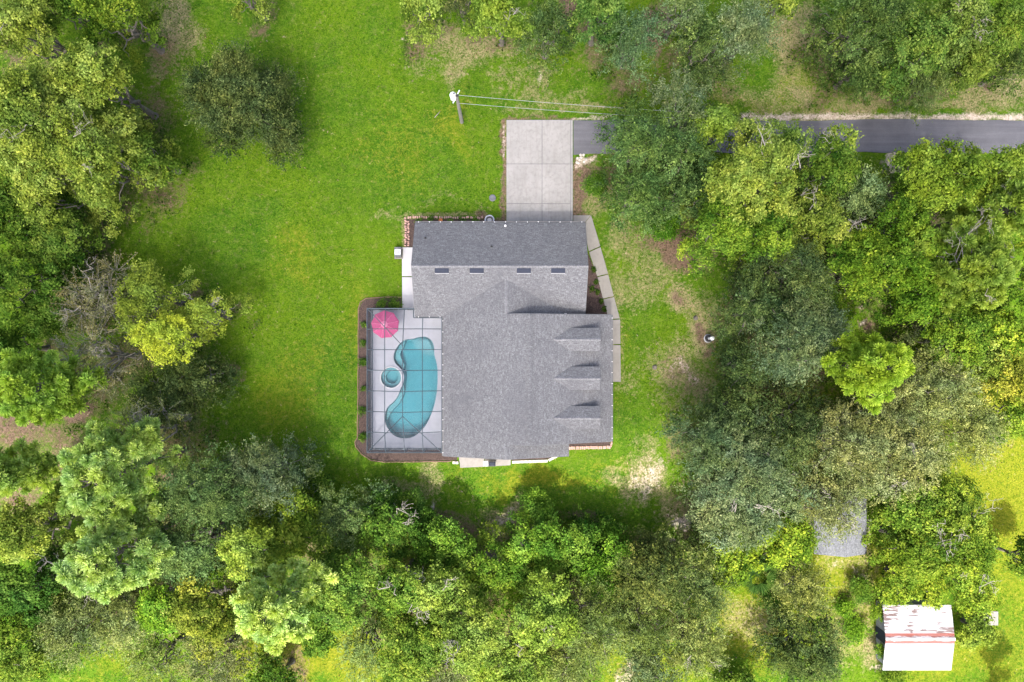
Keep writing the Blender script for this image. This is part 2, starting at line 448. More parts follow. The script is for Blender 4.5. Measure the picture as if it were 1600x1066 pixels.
# ------------------------------------------------------------------ table of trees (photo position, crown radius there, height in m)
# kinds: O dark live oak, G green broadleaf, Y yellow-green broadleaf, B grey-green oak, M mossy oak, P pine, S thin grey tree, F yellow tree
TREES = [
 ('Y', 42, 48, 62, 12, 'olive-yellow tree filling the very top left corner', {'dead': 2}),
 ('G', 182, 22, 58, 11, 'green tree at the top edge just right of the corner tree', {'tint': (1.25, 1.1, 1)}),
 ('G', 105, 10, 42, 9, 'low dark tree between the two trees of the top left corner', {}),
 ('Y', 68, 195, 98, 14, 'largest yellow-green tree, domed crown at the upper left edge', {'dead': 1, 'n': 1.2}),
 ('Y', 160, 130, 62, 12.5, 'yellow-green tree pressed against the upper right of the largest domed tree', {}),
 ('Y', 165, 250, 72, 12, 'yellow-green tree with pale bare limbs below right of the largest domed tree', {'dead': 2}),
 ('Y', 92, 300, 58, 11, 'yellow-green tree at the lower foot of the largest domed tree', {'dead': 1}),
 ('G', 232, 245, 40, 8, 'small darker green tree reaching onto the lawn beside the domed tree', {'tint': (1.1, 1, 1)}),
 ('G', 22, 330, 60, 10, 'dark green tree at the left edge under the domed tree', {'tint': (.85, .85, .9)}),
 ('O', 370, 155, 84, 9, 'dark round live oak standing alone on the upper left lawn', {'n': 2.2, 'tint': (.92, 1.0, .95)}),
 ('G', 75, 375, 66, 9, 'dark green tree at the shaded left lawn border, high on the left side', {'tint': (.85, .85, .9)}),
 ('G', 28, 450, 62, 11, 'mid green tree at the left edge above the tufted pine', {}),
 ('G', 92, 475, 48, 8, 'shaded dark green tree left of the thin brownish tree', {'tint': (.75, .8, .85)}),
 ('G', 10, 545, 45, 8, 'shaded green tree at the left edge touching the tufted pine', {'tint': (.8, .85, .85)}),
 ('P', 52, 605, 76, 15, 'large pine of round bright tufts at the middle left edge', {'tint': (.74, .84, .6)}),
 ('S', 150, 470, 60, 9, 'thin brownish tree with sparse leaves left of the yellow-leaved trees', {'dead': 2}),
 ('S', 150, 560, 62, 10, 'half bare grey tree with a knot of pale branches beside the tufted pine', {'dead': 4}),
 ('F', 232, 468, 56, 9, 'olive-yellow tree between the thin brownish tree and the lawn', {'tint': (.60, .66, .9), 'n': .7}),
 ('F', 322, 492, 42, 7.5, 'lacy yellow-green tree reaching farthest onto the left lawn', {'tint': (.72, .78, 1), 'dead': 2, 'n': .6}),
 ('F', 268, 528, 46, 10, 'brightest yellow-leaved tree on the left lawn border', {'n': .95}),
 ('O', 262, 618, 58, 8, 'dark fine-leaved oak below the brightest yellow tree', {'tint': (.9, 1, .9)}),
 ('O', 305, 600, 42, 7, 'small dark oak leaning over the lawn below the yellow trees', {'tint': (.9, 1, .9)}),
 ('S', 238, 668, 58, 10, 'open twiggy tree with pale branching limbs above the upper pale pine', {'dead': 5, 'tint': (1.05, 1.2, .9)}),
 ('P', 18, 735, 40, 14, 'small pine cut by the left edge above the olive-yellow tree', {'dead': 2}),
 ('P', 172, 742, 90, 15.5, 'pale pine, upper one of the two standing together at lower left', {'tint': (.98, 1.0, 1.30)}),
 ('P', 168, 872, 84, 16, 'pale pine, lower one of the two standing together at lower left', {'dead': 2, 'tint': (1.04, 1.04, 1.55)}),
 ('Y', 55, 828, 58, 11, 'olive-yellow tree at the left edge beside the lower pale pine', {'tint': (.88, .88, .9)}),
 ('B', 322, 765, 72, 11, 'grey-green tree right of the upper pale pine', {'tint': (.95, 1.12, .8)}),
 ('B', 300, 855, 64, 10, 'grey-green tree right of the lower pale pine', {'tint': (.95, 1.12, .8)}),
 ('B', 408, 745, 60, 9, 'grey-green tree at the lower left corner of the lawn', {}),
 ('Y', 398, 855, 48, 10, 'bright yellow-green tree between grey-green and green trees above the round pale pine', {'tint': (.95, 1, .9)}),
 ('G', 462, 815, 60, 7, 'olive green tree at the lower lawn edge left of the mulch bed', {'tint': (1.25, 1.1, 1)}),
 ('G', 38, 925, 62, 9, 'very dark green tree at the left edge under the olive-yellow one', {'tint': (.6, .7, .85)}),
 ('G', 40, 1015, 66, 9, 'olive green tree in the bottom left corner', {'tint': (1.15, 1, 1)}),
 ('M', 128, 975, 56, 9, 'dull olive tree below the lower pale pine', {'tint': (.8, .9, .8)}),
 ('M', 205, 965, 54, 9, 'dull olive tree with fine leaves right below the lower pale pine', {'tint': (.85, .92, .75)}),
 ('G', 258, 945, 42, 9.5, 'small fresh green tree between olive trees at the lower left', {'tint': (1.3, 1.35, 1)}),
 ('Y', 325, 955, 62, 10.5, 'golden olive tree left of the round pale pine', {'tint': (.95, .85, .8)}),
 ('P', 430, 945, 72, 15, 'round pale pine standing over the yellow clearing at the bottom', {'tint': (1.04, 1.02, 1.35)}),
 ('M', 335, 1032, 56, 8.5, 'greyish olive tree at the bottom edge below the golden olive tree', {}),
 ('M', 245, 1030, 40, 7, 'small olive tree at the bottom edge beside the grassy gap', {'tint': (.8, .95, .7)}),
 ('G', 425, 1078, 48, 8, 'dark tree cut by the bottom edge in the yellow clearing', {'tint': (.75, .8, .8)}),
 ('B', 536, 818, 52, 6.5, 'grey-green tree below the lawn under the pool bed corner', {'tint': (1, 1.1, .8)}),
 ('G', 610, 826, 54, 6.5, 'green tree with a curled white limb below the pool enclosure', {'dead': 2, 'tint': (.95, 1, 1.1)}),
 ('G', 545, 915, 58, 9.5, 'mid green tree right of the round pale pine', {'tint': (1, 1, 1.15)}),
 ('G', 628, 918, 58, 10, 'green tree with a pale dead patch in the lower middle wood', {'dead': 2, 'tint': (1.1, 1.05, 1.1)}),
 ('G', 500, 985, 34, 7, 'small dark tree below right of the round pale pine', {'tint': (.85, .9, .9)}),
 ('G', 700, 840, 46, 6, 'green tree at the end of the worn path from the house', {'tint': (.95, 1.05, 1)}),
 ('Y', 686, 915, 48, 9.5, 'yellowish tree with pale crooked limbs in the lower middle wood', {'dead': 3, 'tint': (.85, .9, .9)}),
 ('M', 575, 1010, 44, 7.5, 'olive tree at the right border of the yellow clearing', {'tint': (.75, .95, .7)}),
 ('G', 650, 1010, 62, 9.5, 'broad green tree near the bottom edge, left of the middle', {'tint': (1.2, 1.05, 1.1)}),
 ('Y', 728, 985, 62, 10.5, 'speckled yellow-green tree near the bottom edge at the middle', {'dead': 2, 'tint': (.8, .86, .9)}),
 ('G', 772, 888, 60, 7.5, 'tall green tree whose shadow reaches the sunny lawn by the house', {'tint': (1.15, 1.1, 1)}),
 ('G', 838, 852, 52, 7.5, 'tall leafy green tree in front of the house gable, shadow on the lawn', {'tint': (1.05, 1.12, 1)}),
 ('M', 690, 1055, 50, 8, 'greyish olive tree at the bottom edge below the broad green tree', {}),
 ('Y', 800, 1040, 60, 10, 'yellow-green tree at the bottom edge just right of the middle', {'tint': (.9, .95, .9), 'dead': 2}),
 ('G', 908, 850, 48, 6, 'deep green tree at the right end of the sunny strip behind the house', {'tint': (.85, .95, .95)}),
 ('G', 948, 892, 50, 7.5, 'fresh green tree below the shaded corner of the lawn', {'tint': (1.0, 1.15, .9)}),
 ('Y', 850, 950, 58, 11, 'yellow-green tree with a pale trunk showing in the lower wood', {'tint': (.85, .95, .9), 'dead': 2}),
 ('O', 1005, 895, 60, 9, 'dark olive oak below the shady lawn hollow', {'tint': (1.2, 1.15, .9)}),
 ('O', 1075, 905, 62, 9, 'dark oak left of the spiky palm', {'tint': (1.1, 1.15, 1)}),
 ('M', 925, 975, 66, 9.5, 'broad grey-olive tree with fine leaves in the lower middle', {'tint': (.74, .88, .62)}),
 ('M', 1010, 975, 56, 8.5, 'grey-olive tree right of the broad fine-leaved one', {'tint': (.66, .80, .52)}),
 ('Y', 985, 1000, 20, 6, 'small bright yellow-green sapling among grey-olive trees near the bottom', {'tint': (1.2, 1.2, 1), 'n': 1.8}),
 ('M', 885, 1045, 56, 8.5, 'grey-olive tree at the bottom edge left of the sandy gap', {'tint': (.85, .95, .65)}),
 ('B', 1015, 1050, 50, 8, 'grey-green tree at the bottom edge right of the sandy gap', {'tint': (1, 1, .9)}),
 ('M', 1085, 1010, 50, 6.5, 'olive tree near the bottom edge with yellow twigs', {'tint': (.85, .95, .7), 'dead': 2}),
 ('G', 1132, 872, 44, 7.5, 'bright olive green tree directly left of the spiky palm', {'tint': (1.5, 1.25, .9)}),
 ('G', 1160, 1082, 36, 5, 'dark tree at the bottom edge left of the dark round oak', {'tint': (.8, .8, .8)}),
 ('B', 1108, 692, 56, 9, 'grey-green oak nearest the house on the right lawn border', {'tint': (.92, 1, .9)}),
 ('B', 1165, 725, 72, 10, 'broad grey-green oak behind the one nearest the house', {}),
 ('B', 1145, 795, 70, 9.5, 'pale grey-green oak above the yellow-green sunny thicket', {'tint': (1.15, 1.1, 1.1), 'dead': 2}),
 ('B', 1225, 770, 54, 9, 'grey-green oak left of the grey shed', {'tint': (1.05, 1.05, 1)}),
 ('O', 1145, 650, 50, 8, 'dark oak in the shady gap right of the house', {'tint': (.9, 1.05, .95)}),
 ('O', 1235, 668, 56, 8.5, 'dark oak below the sunny strip beside the lone bright pine', {'tint': (.95, 1.05, 1)}),
 ('M', 1310, 690, 64, 9.5, 'mossy grey oak below the lone bright pine', {}),
 ('M', 1298, 778, 56, 8, 'mossy grey oak hanging over the grey shed roof', {'dead': 2}),
 ('M', 1405, 715, 74, 10, 'broad mossy oak above the dark tree of the lower right', {'dead': 2, 'tint': (1.05, 1.05, 1)}),
 ('G', 1415, 790, 50, 8.5, 'olive tree just right of the grey shed', {'tint': (1.3, 1.15, 1.1)}),
 ('G', 1482, 800, 66, 10, 'dark green tree with dead white limbs in the lower right', {'dead': 4, 'tint': (1, .9, .8)}),
 ('G', 1502, 862, 56, 9, 'sunlit olive tree with a bleached snag right of the metal roof', {'dead': 2, 'tint': (1.35, 1.15, .9)}),
 ('G', 1432, 855, 50, 8.5, 'dense green tree between the grey shed and the white metal roof', {'tint': (1.15, 1.0, .8)}),
 ('G', 1425, 912, 38, 6, 'leafy tree drooping over the top edge of the white metal roof', {'tint': (1.5, 1.25, .9)}),
 ('G', 1525, 922, 34, 5.5, 'small leafy tree at the upper right corner of the white metal roof', {'tint': (1.5, 1.25, .9)}),
 ('Y', 1530, 985, 26, 3.5, 'low yellow-green tree between the white metal roof and the pale slab', {'tint': (.95, .95, .8)}),
 ('O', 1258, 1010, 56, 8, 'dark round oak standing in dry grass at the bottom right', {'tint': (.80, .92, .8), 'n': 1.6}),
 ('M', 1248, 922, 48, 7, 'grey-olive tree above the dark round oak', {'tint': (.95, .98, .7)}),
 ('G', 1225, 845, 52, 8, 'yellowish green tree left of the grey shed corner', {'tint': (1.6, 1.3, .9)}),
 ('P', 1362, 575, 64, 14.5, 'lone bright yellow-green pine on the right above mossy oaks', {'tint': (.82, .88, .45)}),
 ('G', 1345, 420, 62, 11.5, 'green tree above the lone bright pine', {'tint': (1.35, 1.25, .9)}),
 ('G', 1420, 425, 72, 12, 'large fresh green tree left of the pine with white limbs', {'tint': (1.25, 1.25, .9)}),
 ('P', 1515, 420, 80, 14, 'tufted pine with crooked white limbs at the right', {'dead': 4, 'tint': (.62, .66, .5)}),
 ('G', 1485, 520, 60, 9.5, 'olive green tree below the pine with white limbs', {'tint': (1.4, 1.2, 1)}),
 ('G', 1575, 520, 52, 9.5, 'olive tree at the right edge below the pine with white limbs', {'tint': (1.4, 1.2, .9)}),
 ('B', 1250, 530, 78, 10.5, 'large silvery green oak right of the garden lamp', {'tint': (1.12, 1.15, 1.12), 'n': 1.2}),
 ('O', 1185, 486, 60, 9, 'dark oak at the lawn border above the garden lamp', {'tint': (.88, 1.08, 1.05)}),
 ('O', 1160, 572, 42, 7, 'low dark oak beside the garden lamp', {'tint': (.85, 1.05, 1)}),
 ('O', 1240, 425, 60, 10, 'dark oak between the big yellow-green tree and the silvery oak', {'tint': (.95, 1.1, 1.1)}),
 ('M', 1445, 610, 66, 9.5, 'mossy olive oak right of the lone bright pine', {'tint': (.95, 1, .9)}),
 ('M', 1385, 660, 54, 9, 'pale mossy oak touching the lower side of the lone bright pine', {}),
 ('M', 1500, 660, 58, 9, 'speckled mossy oak at the edge of the sunny field', {'tint': (1, 1.02, .8)}),
 ('Y', 1570, 590, 46, 9, 'golden yellow tree at the right edge', {'tint': (1.2, .95, .8)}),
 ('Y', 1530, 565, 40, 8.5, 'yellowish tree left of the golden yellow one', {'tint': (.85, .85, .8)}),
 ('G', 1580, 650, 38, 8, 'green tree at the right edge above the sunny field', {'tint': (1.3, 1.15, .9)}),
 ('O', 1355, 40, 72, 10, 'dark green oak above the road, left of the dead branches', {'tint': (1.05, 1.3, 1)}),
 ('O', 1345, 105, 40, 7, 'low dark oak hanging over the grass above the road', {'tint': (1, 1.3, 1)}),
 ('G', 1425, 75, 56, 9.5, 'mid green tree above the road in the upper right', {'tint': (1.0, .98, 1.3)}),
 ('B', 1440, 130, 36, 6, 'small grey-green tree lowest above the road', {'tint': (1, 1.05, .7)}),
 ('Y', 1490, 40, 58, 10, 'yellowish tree with white dead branches at the upper right', {'dead': 5, 'tint': (.72, .78, .95)}),
 ('Y', 1510, 100, 32, 7, 'small yellow-green tree below the white dead branches', {'tint': (.8, .85, .9)}),
 ('G', 1565, 45, 52, 10, 'green tree in the top right corner', {'tint': (1.1, 1, 1.1)}),
 ('O', 1590, 100, 30, 7, 'dark shrub-like oak at the right edge above the road', {'tint': (1, 1.2, .9)}),
 ('Y', 1455, 290, 74, 12.5, 'bright yellow-green tree below the road at the right', {'tint': (.92, 1.0, .7)}),
 ('Y', 1540, 280, 58, 12, 'yellow-green tree leaning over the road at the right edge', {'tint': (.92, .98, .75)}),
 ('P', 1575, 325, 56, 14, 'pine at the right edge with tufts below the road', {'dead': 2, 'tint': (.62, .68, .5)}),
 ('G', 1395, 345, 48, 10, 'green tree under the bright yellow-green tree by the road', {'tint': (1.15, 1.15, .9)}),
 ('G', 1285, 255, 56, 11, 'green tree with a white limb below the middle of the road', {'dead': 2, 'tint': (1.2, 1.1, 1.2)}),
 ('B', 1335, 310, 46, 9, 'grey-green tree beside the bare sand under the road', {'tint': (1.05, 1.15, .9)}),
 ('Y', 1265, 355, 56, 10.5, 'yellow-olive tree above the dark oak at the right middle', {'dead': 2, 'tint': (.9, .9, .9)}),
 ('Y', 1168, 276, 86, 13, 'biggest yellow-green tree right of the driveway', {'n': 1.15, 'dead': 2}),
 ('G', 1125, 350, 56, 10.5, 'leafy bright green tree under the biggest yellow-green tree', {'tint': (1.3, 1.25, 1)}),
 ('G', 1195, 365, 50, 10.5, 'green tree right below the biggest yellow-green tree', {'tint': (1.25, 1.2, 1)}),
 ('Y', 1216, 232, 42, 10, 'yellow-green tree crossing the road right of the biggest one', {'tint': (.75, .85, .9)}),
 ('Y', 1108, 203, 42, 10, 'small yellow-green tree overhanging the road nearer the driveway', {'tint': (.8, .92, .8)}),
 ('B', 1070, 172, 52, 10, 'silvery green oak over the road, highest of the driveway oaks', {'tint': (1.1, 1.1, 1.1)}),
 ('O', 1000, 225, 60, 10, 'green oak over the asphalt at the end of the driveway', {'tint': (1.05, 1.4, 1.15)}),
 ('O', 1060, 240, 56, 9.5, 'dark green oak between the driveway oak and the biggest yellow-green tree', {'tint': (.9, 1.25, 1.1)}),
 ('O', 995, 300, 50, 9, 'dark green oak lowest beside the driveway', {'tint': (.9, 1.25, .95)}),
 ('O', 1075, 305, 48, 8.5, 'dark oak in the shade below the driveway oaks', {'tint': (.8, 1.1, .95)}),
 ('G', 938, 14, 48, 10, 'green tree at the top edge above the road end', {'tint': (.9, .95, 1.5)}),
 ('B', 988, 62, 45, 8.5, 'feathery blue-green tree hanging down toward the grass at the top', {'tint': (.85, 1.05, .95)}),
 ('O', 856, 48, 42, 8, 'dark drooping oak at the top above the driveway', {'tint': (.95, 1.2, 1.05)}),
 ('Y', 782, 14, 52, 10, 'yellow-green tree at the top edge above the lawn', {'tint': (.85, .95, .8), 'dead': 2}),
 ('Y', 655, 8, 36, 8, 'small yellow-green tree at the top edge left of the utility pole', {'dead': 1, 'tint': (.9, .95, .9)}),
 ('O', 722, 0, 30, 7, 'dark small tree at the top edge between yellow-green ones', {}),
 ('B', 1065, 8, 38, 9.5, 'grey-green oak at the top edge over brown litter', {'tint': (.9, 1.0, .85)}),
 ('O', 1100, 66, 48, 9, 'dark oak above the grass verge at the upper middle right', {'tint': (1.1, 1.35, 1.1)}),
 ('B', 1160, 55, 54, 9.5, 'silvery oak at the top right of the verge oaks', {'tint': (1.1, 1.12, 1.1)}),
 ('Y', 1215, 0, 26, 7, 'small yellow-green tree at the top edge right of the silvery oak', {'tint': (.8, .85, .8)}),
 ('Y', 380, -14, 28, 8, 'tips of a yellow-green tree at the top edge over the upper left lawn', {}),
 ('G', 1612, 1122, 27, 8, 'small slim tree just below the frame casting its shadow on sunny grass', {'n': 1.6}),
 ('G', 1602, 432, 48, 9, 'green tree cut by the right edge beside the pine with white limbs', {'tint': (1.2, 1.1, .9)}),
 ('G', 1602, 875, 26, 6, 'green bush-like tree cut by the right edge in the sunny field', {'tint': (1, .95, .8)}),
]

# ------------------------------------------------------------------ ground sheet
rng = np.random.default_rng(7)
def vnoise(x, y, sc, seed):
    """cheap smooth value noise on arrays"""
    r = np.random.default_rng(seed); n = 97
    g = r.random((n, n))
    u = np.mod(x / sc, n); v = np.mod(y / sc, n)
    i = u.astype(int); j = v.astype(int); fu = u - i; fv = v - j
    fu = fu * fu * (3 - 2 * fu); fv = fv * fv * (3 - 2 * fv)
    i1 = (i + 1) % n; j1 = (j + 1) % n; i %= n; j %= n
    return (g[i, j] * (1 - fu) + g[i1, j] * fu) * (1 - fv) + (g[i, j1] * (1 - fu) + g[i1, j1] * fu) * fv

def axis_coords(half, step, far):
    a = np.arange(-half, half + 1e-6, step)
    out = []; d = step; p = half
    while p < far:
        d *= 1.35; p += d; out.append(p)
    out = np.array(out)
    return np.r_[-out[::-1], a, out]
gx = axis_coords(62, .3, 2500); gy = axis_coords(44, .3, 2500)
X, Y = np.meshgrid(gx, gy, indexing='ij')
PX = X * S + 800; PY = 533 - Y * S
WX = PX + (vnoise(PX, PY, 46, 1) - .5) * 60 + (vnoise(PX, PY, 16, 2) - .5) * 26
WY = PY + (vnoise(PX, PY, 46, 3) - .5) * 60 + (vnoise(PX, PY, 16, 4) - .5) * 26
attrs = {k: np.zeros_like(PX) for k in ('yellow', 'dry', 'dirt', 'sand')}
def patch(kind, x, y, rx, ry, amt=1.0):
    d = np.sqrt(((WX - x) / rx) ** 2 + ((WY - y) / ry) ** 2)
    a = np.clip(1.45 - d, 0, 1) * amt
    attrs[kind] = np.maximum(attrs[kind], a)
# worn and bare places of the garden
for a in [('dry', 290, 45, 45, 55, .8), ('dry', 235, 60, 30, 50, .6), ('dry', 235, 110, 25, 30, .5), ('dry', 735, 75, 75, 45, .75), ('dry', 700, 105, 35, 25, .7),
          ('dry', 790, 95, 40, 25, .6), ('dry', 850, 130, 60, 14, .6), ('dry', 900, 158, 110, 16, .6), ('dry', 1240, 65, 38, 65, .95), ('dry', 1200, 140, 120, 30, .55), ('dry', 1330, 165, 160, 18, .8),
          ('dry', 1550, 135, 70, 35, .85), ('dry', 1480, 165, 140, 14, .8), ('dry', 1070, 360, 50, 40, .5), ('dry', 975, 400, 40, 60, .52), ('dry', 1000, 440, 70, 60, .56),
          ('dry', 1085, 500, 40, 60, .8), ('dry', 1050, 590, 60, 50, .7), ('dry', 935, 300, 45, 50, .6), ('dry', 1050, 770, 70, 30, .7), ('dry', 785, 800, 45, 30, .85), ('dry', 640, 770, 60, 25, .55),
          ('dry', 680, 745, 18, 50, .6), ('dry', 590, 345, 50, 14, .4), ('dry', 700, 325, 90, 10, .35), ('dry', 1230, 620, 60, 18, .6), ('dry', 1000, 1020, 30, 50, .8), ('dry', 1180, 960, 55, 60, .6), ('dry', 1340, 930, 50, 80, .55),
          ('dry', 1390, 985, 22, 70, .7), ('dry', 1560, 700, 30, 40, .35), ('dry', 700, 690 + 250, 40, 30, .6),
          ('yellow', 470, 400, 50, 40, .42), ('yellow', 460, 600, 60, 85, .40), ('yellow', 560, 500, 25, 90, .36), ('yellow', 690, 190, 45, 45, .5), ('yellow', 620, 220, 60, 80, .35), ('yellow', 950, 560, 30, 60, .3),
          ('yellow', 1560, 760, 90, 190, .95), ('yellow', 1570, 1010, 90, 90, .55), ('yellow', 1330, 910, 90, 100, .85), ('dry', 1345, 870, 30, 30, .6), ('dry', 1300, 985, 40, 60, .55), ('dry', 1350, 1000, 26, 50, .8), ('yellow', 1090, 990, 160, 90, .5), ('dry', 1060, 985, 60, 40, .5), ('yellow', 1500, 1040, 110, 40, .7), ('yellow', 500, 1030, 140, 50, .85),
          ('yellow', 830, 745, 130, 22, .65), ('yellow', 1180, 965, 75, 85, .95), ('yellow', 1230, 612, 90, 22, .8), ('yellow', 640, 900, 60, 60, .7), ('yellow', 190, 1050, 120, 30, .45), ('yellow', 950, 715, 40, 20, .4), ('yellow', 1250, 140, 50, 25, .5), ('yellow', 1150, 150, 60, 18, .5), ('yellow', 760, 1000, 200, 60, .5), ('yellow', 1020, 1030, 120, 50, .6),
          ('dirt', 1030, 65, 26, 55, .9), ('dirt', 905, 30, 22, 35, .9), ('dirt', 1045, 385, 55, 26, .9), ('dirt', 1055, 345, 18, 22, .8), ('dirt', 1087, 498, 18, 18, .8), ('dirt', 1050, 603, 34, 30, .5), ('sand', 1052, 595, 20, 14, .4), ('dirt', 1108, 528, 12, 12, .9),
          ('dirt', 915, 280, 16, 45, .9), ('dirt', 975, 345, 22, 22, .6), ('dirt', 1150, 615, 70, 16, .6), ('dirt', 130, 645, 40, 35, .8), ('dirt', 250, 725, 40, 12, .8), ('dirt', 45, 770, 60, 30, .7), ('dirt', 690, 815, 18, 28, .55), ('dirt', 760, 835, 50, 24, .5), ('dirt', 1350, 495, 26, 16, .9), ('dirt', 10, 680, 60, 60, .8), ('dirt', 20, 780, 50, 40, .8), ('dirt', 100, 700, 60, 40, .7), ('dirt', 20, 60, 60, 80, .6), ('dirt', 90, 160, 60, 90, .6), ('dirt', 240, 215, 20, 40, .5), ('dirt', 135, 340, 30, 30, .6),
          ('dirt', 775, 335, 20, 12, .9), ('dirt', 1070, 810, 30, 18, .6), ('dirt', 1375, 1000, 10, 40, .6), ('dirt', 320, 700, 16, 14, .6),
          ('dry', 1000, 745, 48, 50, .9), ('sand', 1000, 740, 28, 30, .52), ('sand', 1018, 715, 20, 16, .5), ('sand', 985, 765, 18, 22, .5), ('sand', 1068, 790, 26, 16, .75), ('sand', 1050, 845, 14, 12, .7), ('sand', 1395, 258, 30, 26, .8), ('sand', 682, 803, 6, 12, .9), ('sand', 1335, 495, 12, 10, .8),
          ('sand', 910, 248, 16, 8, .8), ('sand', 996, 733, 9, 8, .8), ('sand', 1375, 1035, 12, 8, .7), ('sand', 790, 797, 22, 16, .5), ('sand', 985, 1045, 16, 20, .5), ('sand', 1330, 905, 18, 10, .5), ('sand', 1362, 810, 6, 30, .6), ('sand', 1258, 780, 14, 12, .6),
          ('sand', 477, 172, 2.5, 2.5, .6), ('sand', 655, 80, 10, 8, .4), ('sand', 855, 140, 12, 5, .6), ('dirt', 1023, 574, 5, 5, .9)]:
    patch(*a)
def strip(kind, x0, y0, x1, y1, hw, amt):
    """narrow worn strip along an edge"""
    qx = PX + (vnoise(PX, PY, 14, 5) - .5) * 7; qy = PY + (vnoise(PX, PY, 14, 6) - .5) * 7
    L2 = (x1 - x0) ** 2 + (y1 - y0) ** 2
    u = np.clip(((qx - x0) * (x1 - x0) + (qy - y0) * (y1 - y0)) / L2, 0, 1)
    d = np.hypot(qx - x0 - u * (x1 - x0), qy - y0 - u * (y1 - y0)) / hw
    attrs[kind] = np.maximum(attrs[kind], np.clip(1.5 - d, 0, 1) * amt)
strip('sand', 1130, 183, 2200, 182, 5.5, .8); strip('sand', 895, 185, 960, 184, 3, .6); strip('dirt', 790, 185, 900, 185, 3, .7)
strip('dirt', 787, 190, 788, 345, 4.5, .85); strip('sand', 788, 195, 788, 260, 2, .5); strip('dirt', 899, 250, 899, 335, 6, .85); strip('sand', 902, 248, 925, 246, 4, .7)
strip('dirt', 900, 258, 945, 262, 4, .7); strip('dry', 630, 338, 630, 385, 4, .6); strip('dry', 630, 336, 760, 336, 4, .6); strip('dry', 972, 500, 972, 600, 4, .4)
# leaf litter under the woods
litter = np.zeros_like(PX)
for kd, tx, ty, tr, th, lb, op in TREES:
    if 330 < tx < 420 and 100 < ty < 200: continue
    cx, cy, _ = W(tx, ty, th * .7); bxp, byp = cx * S + 800, 533 - cy * S
    d = np.sqrt((WX - bxp) ** 2 + (WY - byp) ** 2) / (tr * .86)
    litter = np.maximum(litter, np.clip(1.25 - d, 0, 1))
litter = np.where((PX > 430) & (PX < 1000) & (PY < 800) & (PY > 600), litter * .3, litter)
sunny = np.maximum(np.clip((PX - 1000) / 500, 0, 1) * np.clip((PY - 600) / 150, 0, 1), np.clip((PX - 1060) / 90, 0, 1) * np.clip((PY - 860) / 50, 0, 1))
attrs['dirt'] = np.maximum(attrs['dirt'], litter * .62 * (1 - .85 * sunny))
far = (np.abs(X) > 62) | (np.abs(Y) > 44)
Z = (vnoise(X, Y, 9, 11) - .5) * .10 + (vnoise(X, Y, 2.5, 12) - .5) * .03 - .07
Z[far] = -.07
flat = (PX > 545) & (PX < 980) & (PY > 325) & (PY < 740) | (PX > 780) & (PY > 175) & (PY < 340) & (PX < 905) | (PX > 880) & (PY > 176) & (PY < 250)
Z[flat] = np.minimum(Z[flat], -.03) * .5 - .02
hole = (PX > 586) & (PX < 688) & (PY > 488) & (PY < 698)
Z[hole] = -2.6
def grid_obj(name, mat):
    me = bpy.data.meshes.new(name)
    nx, ny = X.shape
    v = np.stack([X, Y, Z], -1).reshape(-1, 3).astype(np.float32)
    idx = np.arange(nx * ny).reshape(nx, ny)
    q = np.stack([idx[:-1, :-1], idx[1:, :-1], idx[1:, 1:], idx[:-1, 1:]], -1).reshape(-1, 4).astype(np.int32)
    me.vertices.add(len(v)); me.vertices.foreach_set('co', v.ravel())
    me.loops.add(q.size); me.loops.foreach_set('vertex_index', q.ravel())
    me.polygons.add(len(q)); me.polygons.foreach_set('loop_start', np.arange(0, q.size, 4, dtype=np.int32))
    for k, a in attrs.items():
        at = me.attributes.new(k, 'FLOAT', 'POINT'); at.data.foreach_set('value', a.reshape(-1).astype(np.float32))
    me.update(calc_edges=True)
    me.polygons.foreach_set('use_smooth', np.ones(len(q), dtype=bool))
    me.materials.append(mat)
    o = bpy.data.objects.new(name, me); COL.objects.link(o)
    o['kind'] = 'structure'
    return o
grid_obj('ground', M['ground'])

def plan(pts): return [tuple(W(x, y)[:2]) for x, y in pts]
def struct(o): o['kind'] = 'structure'; return o

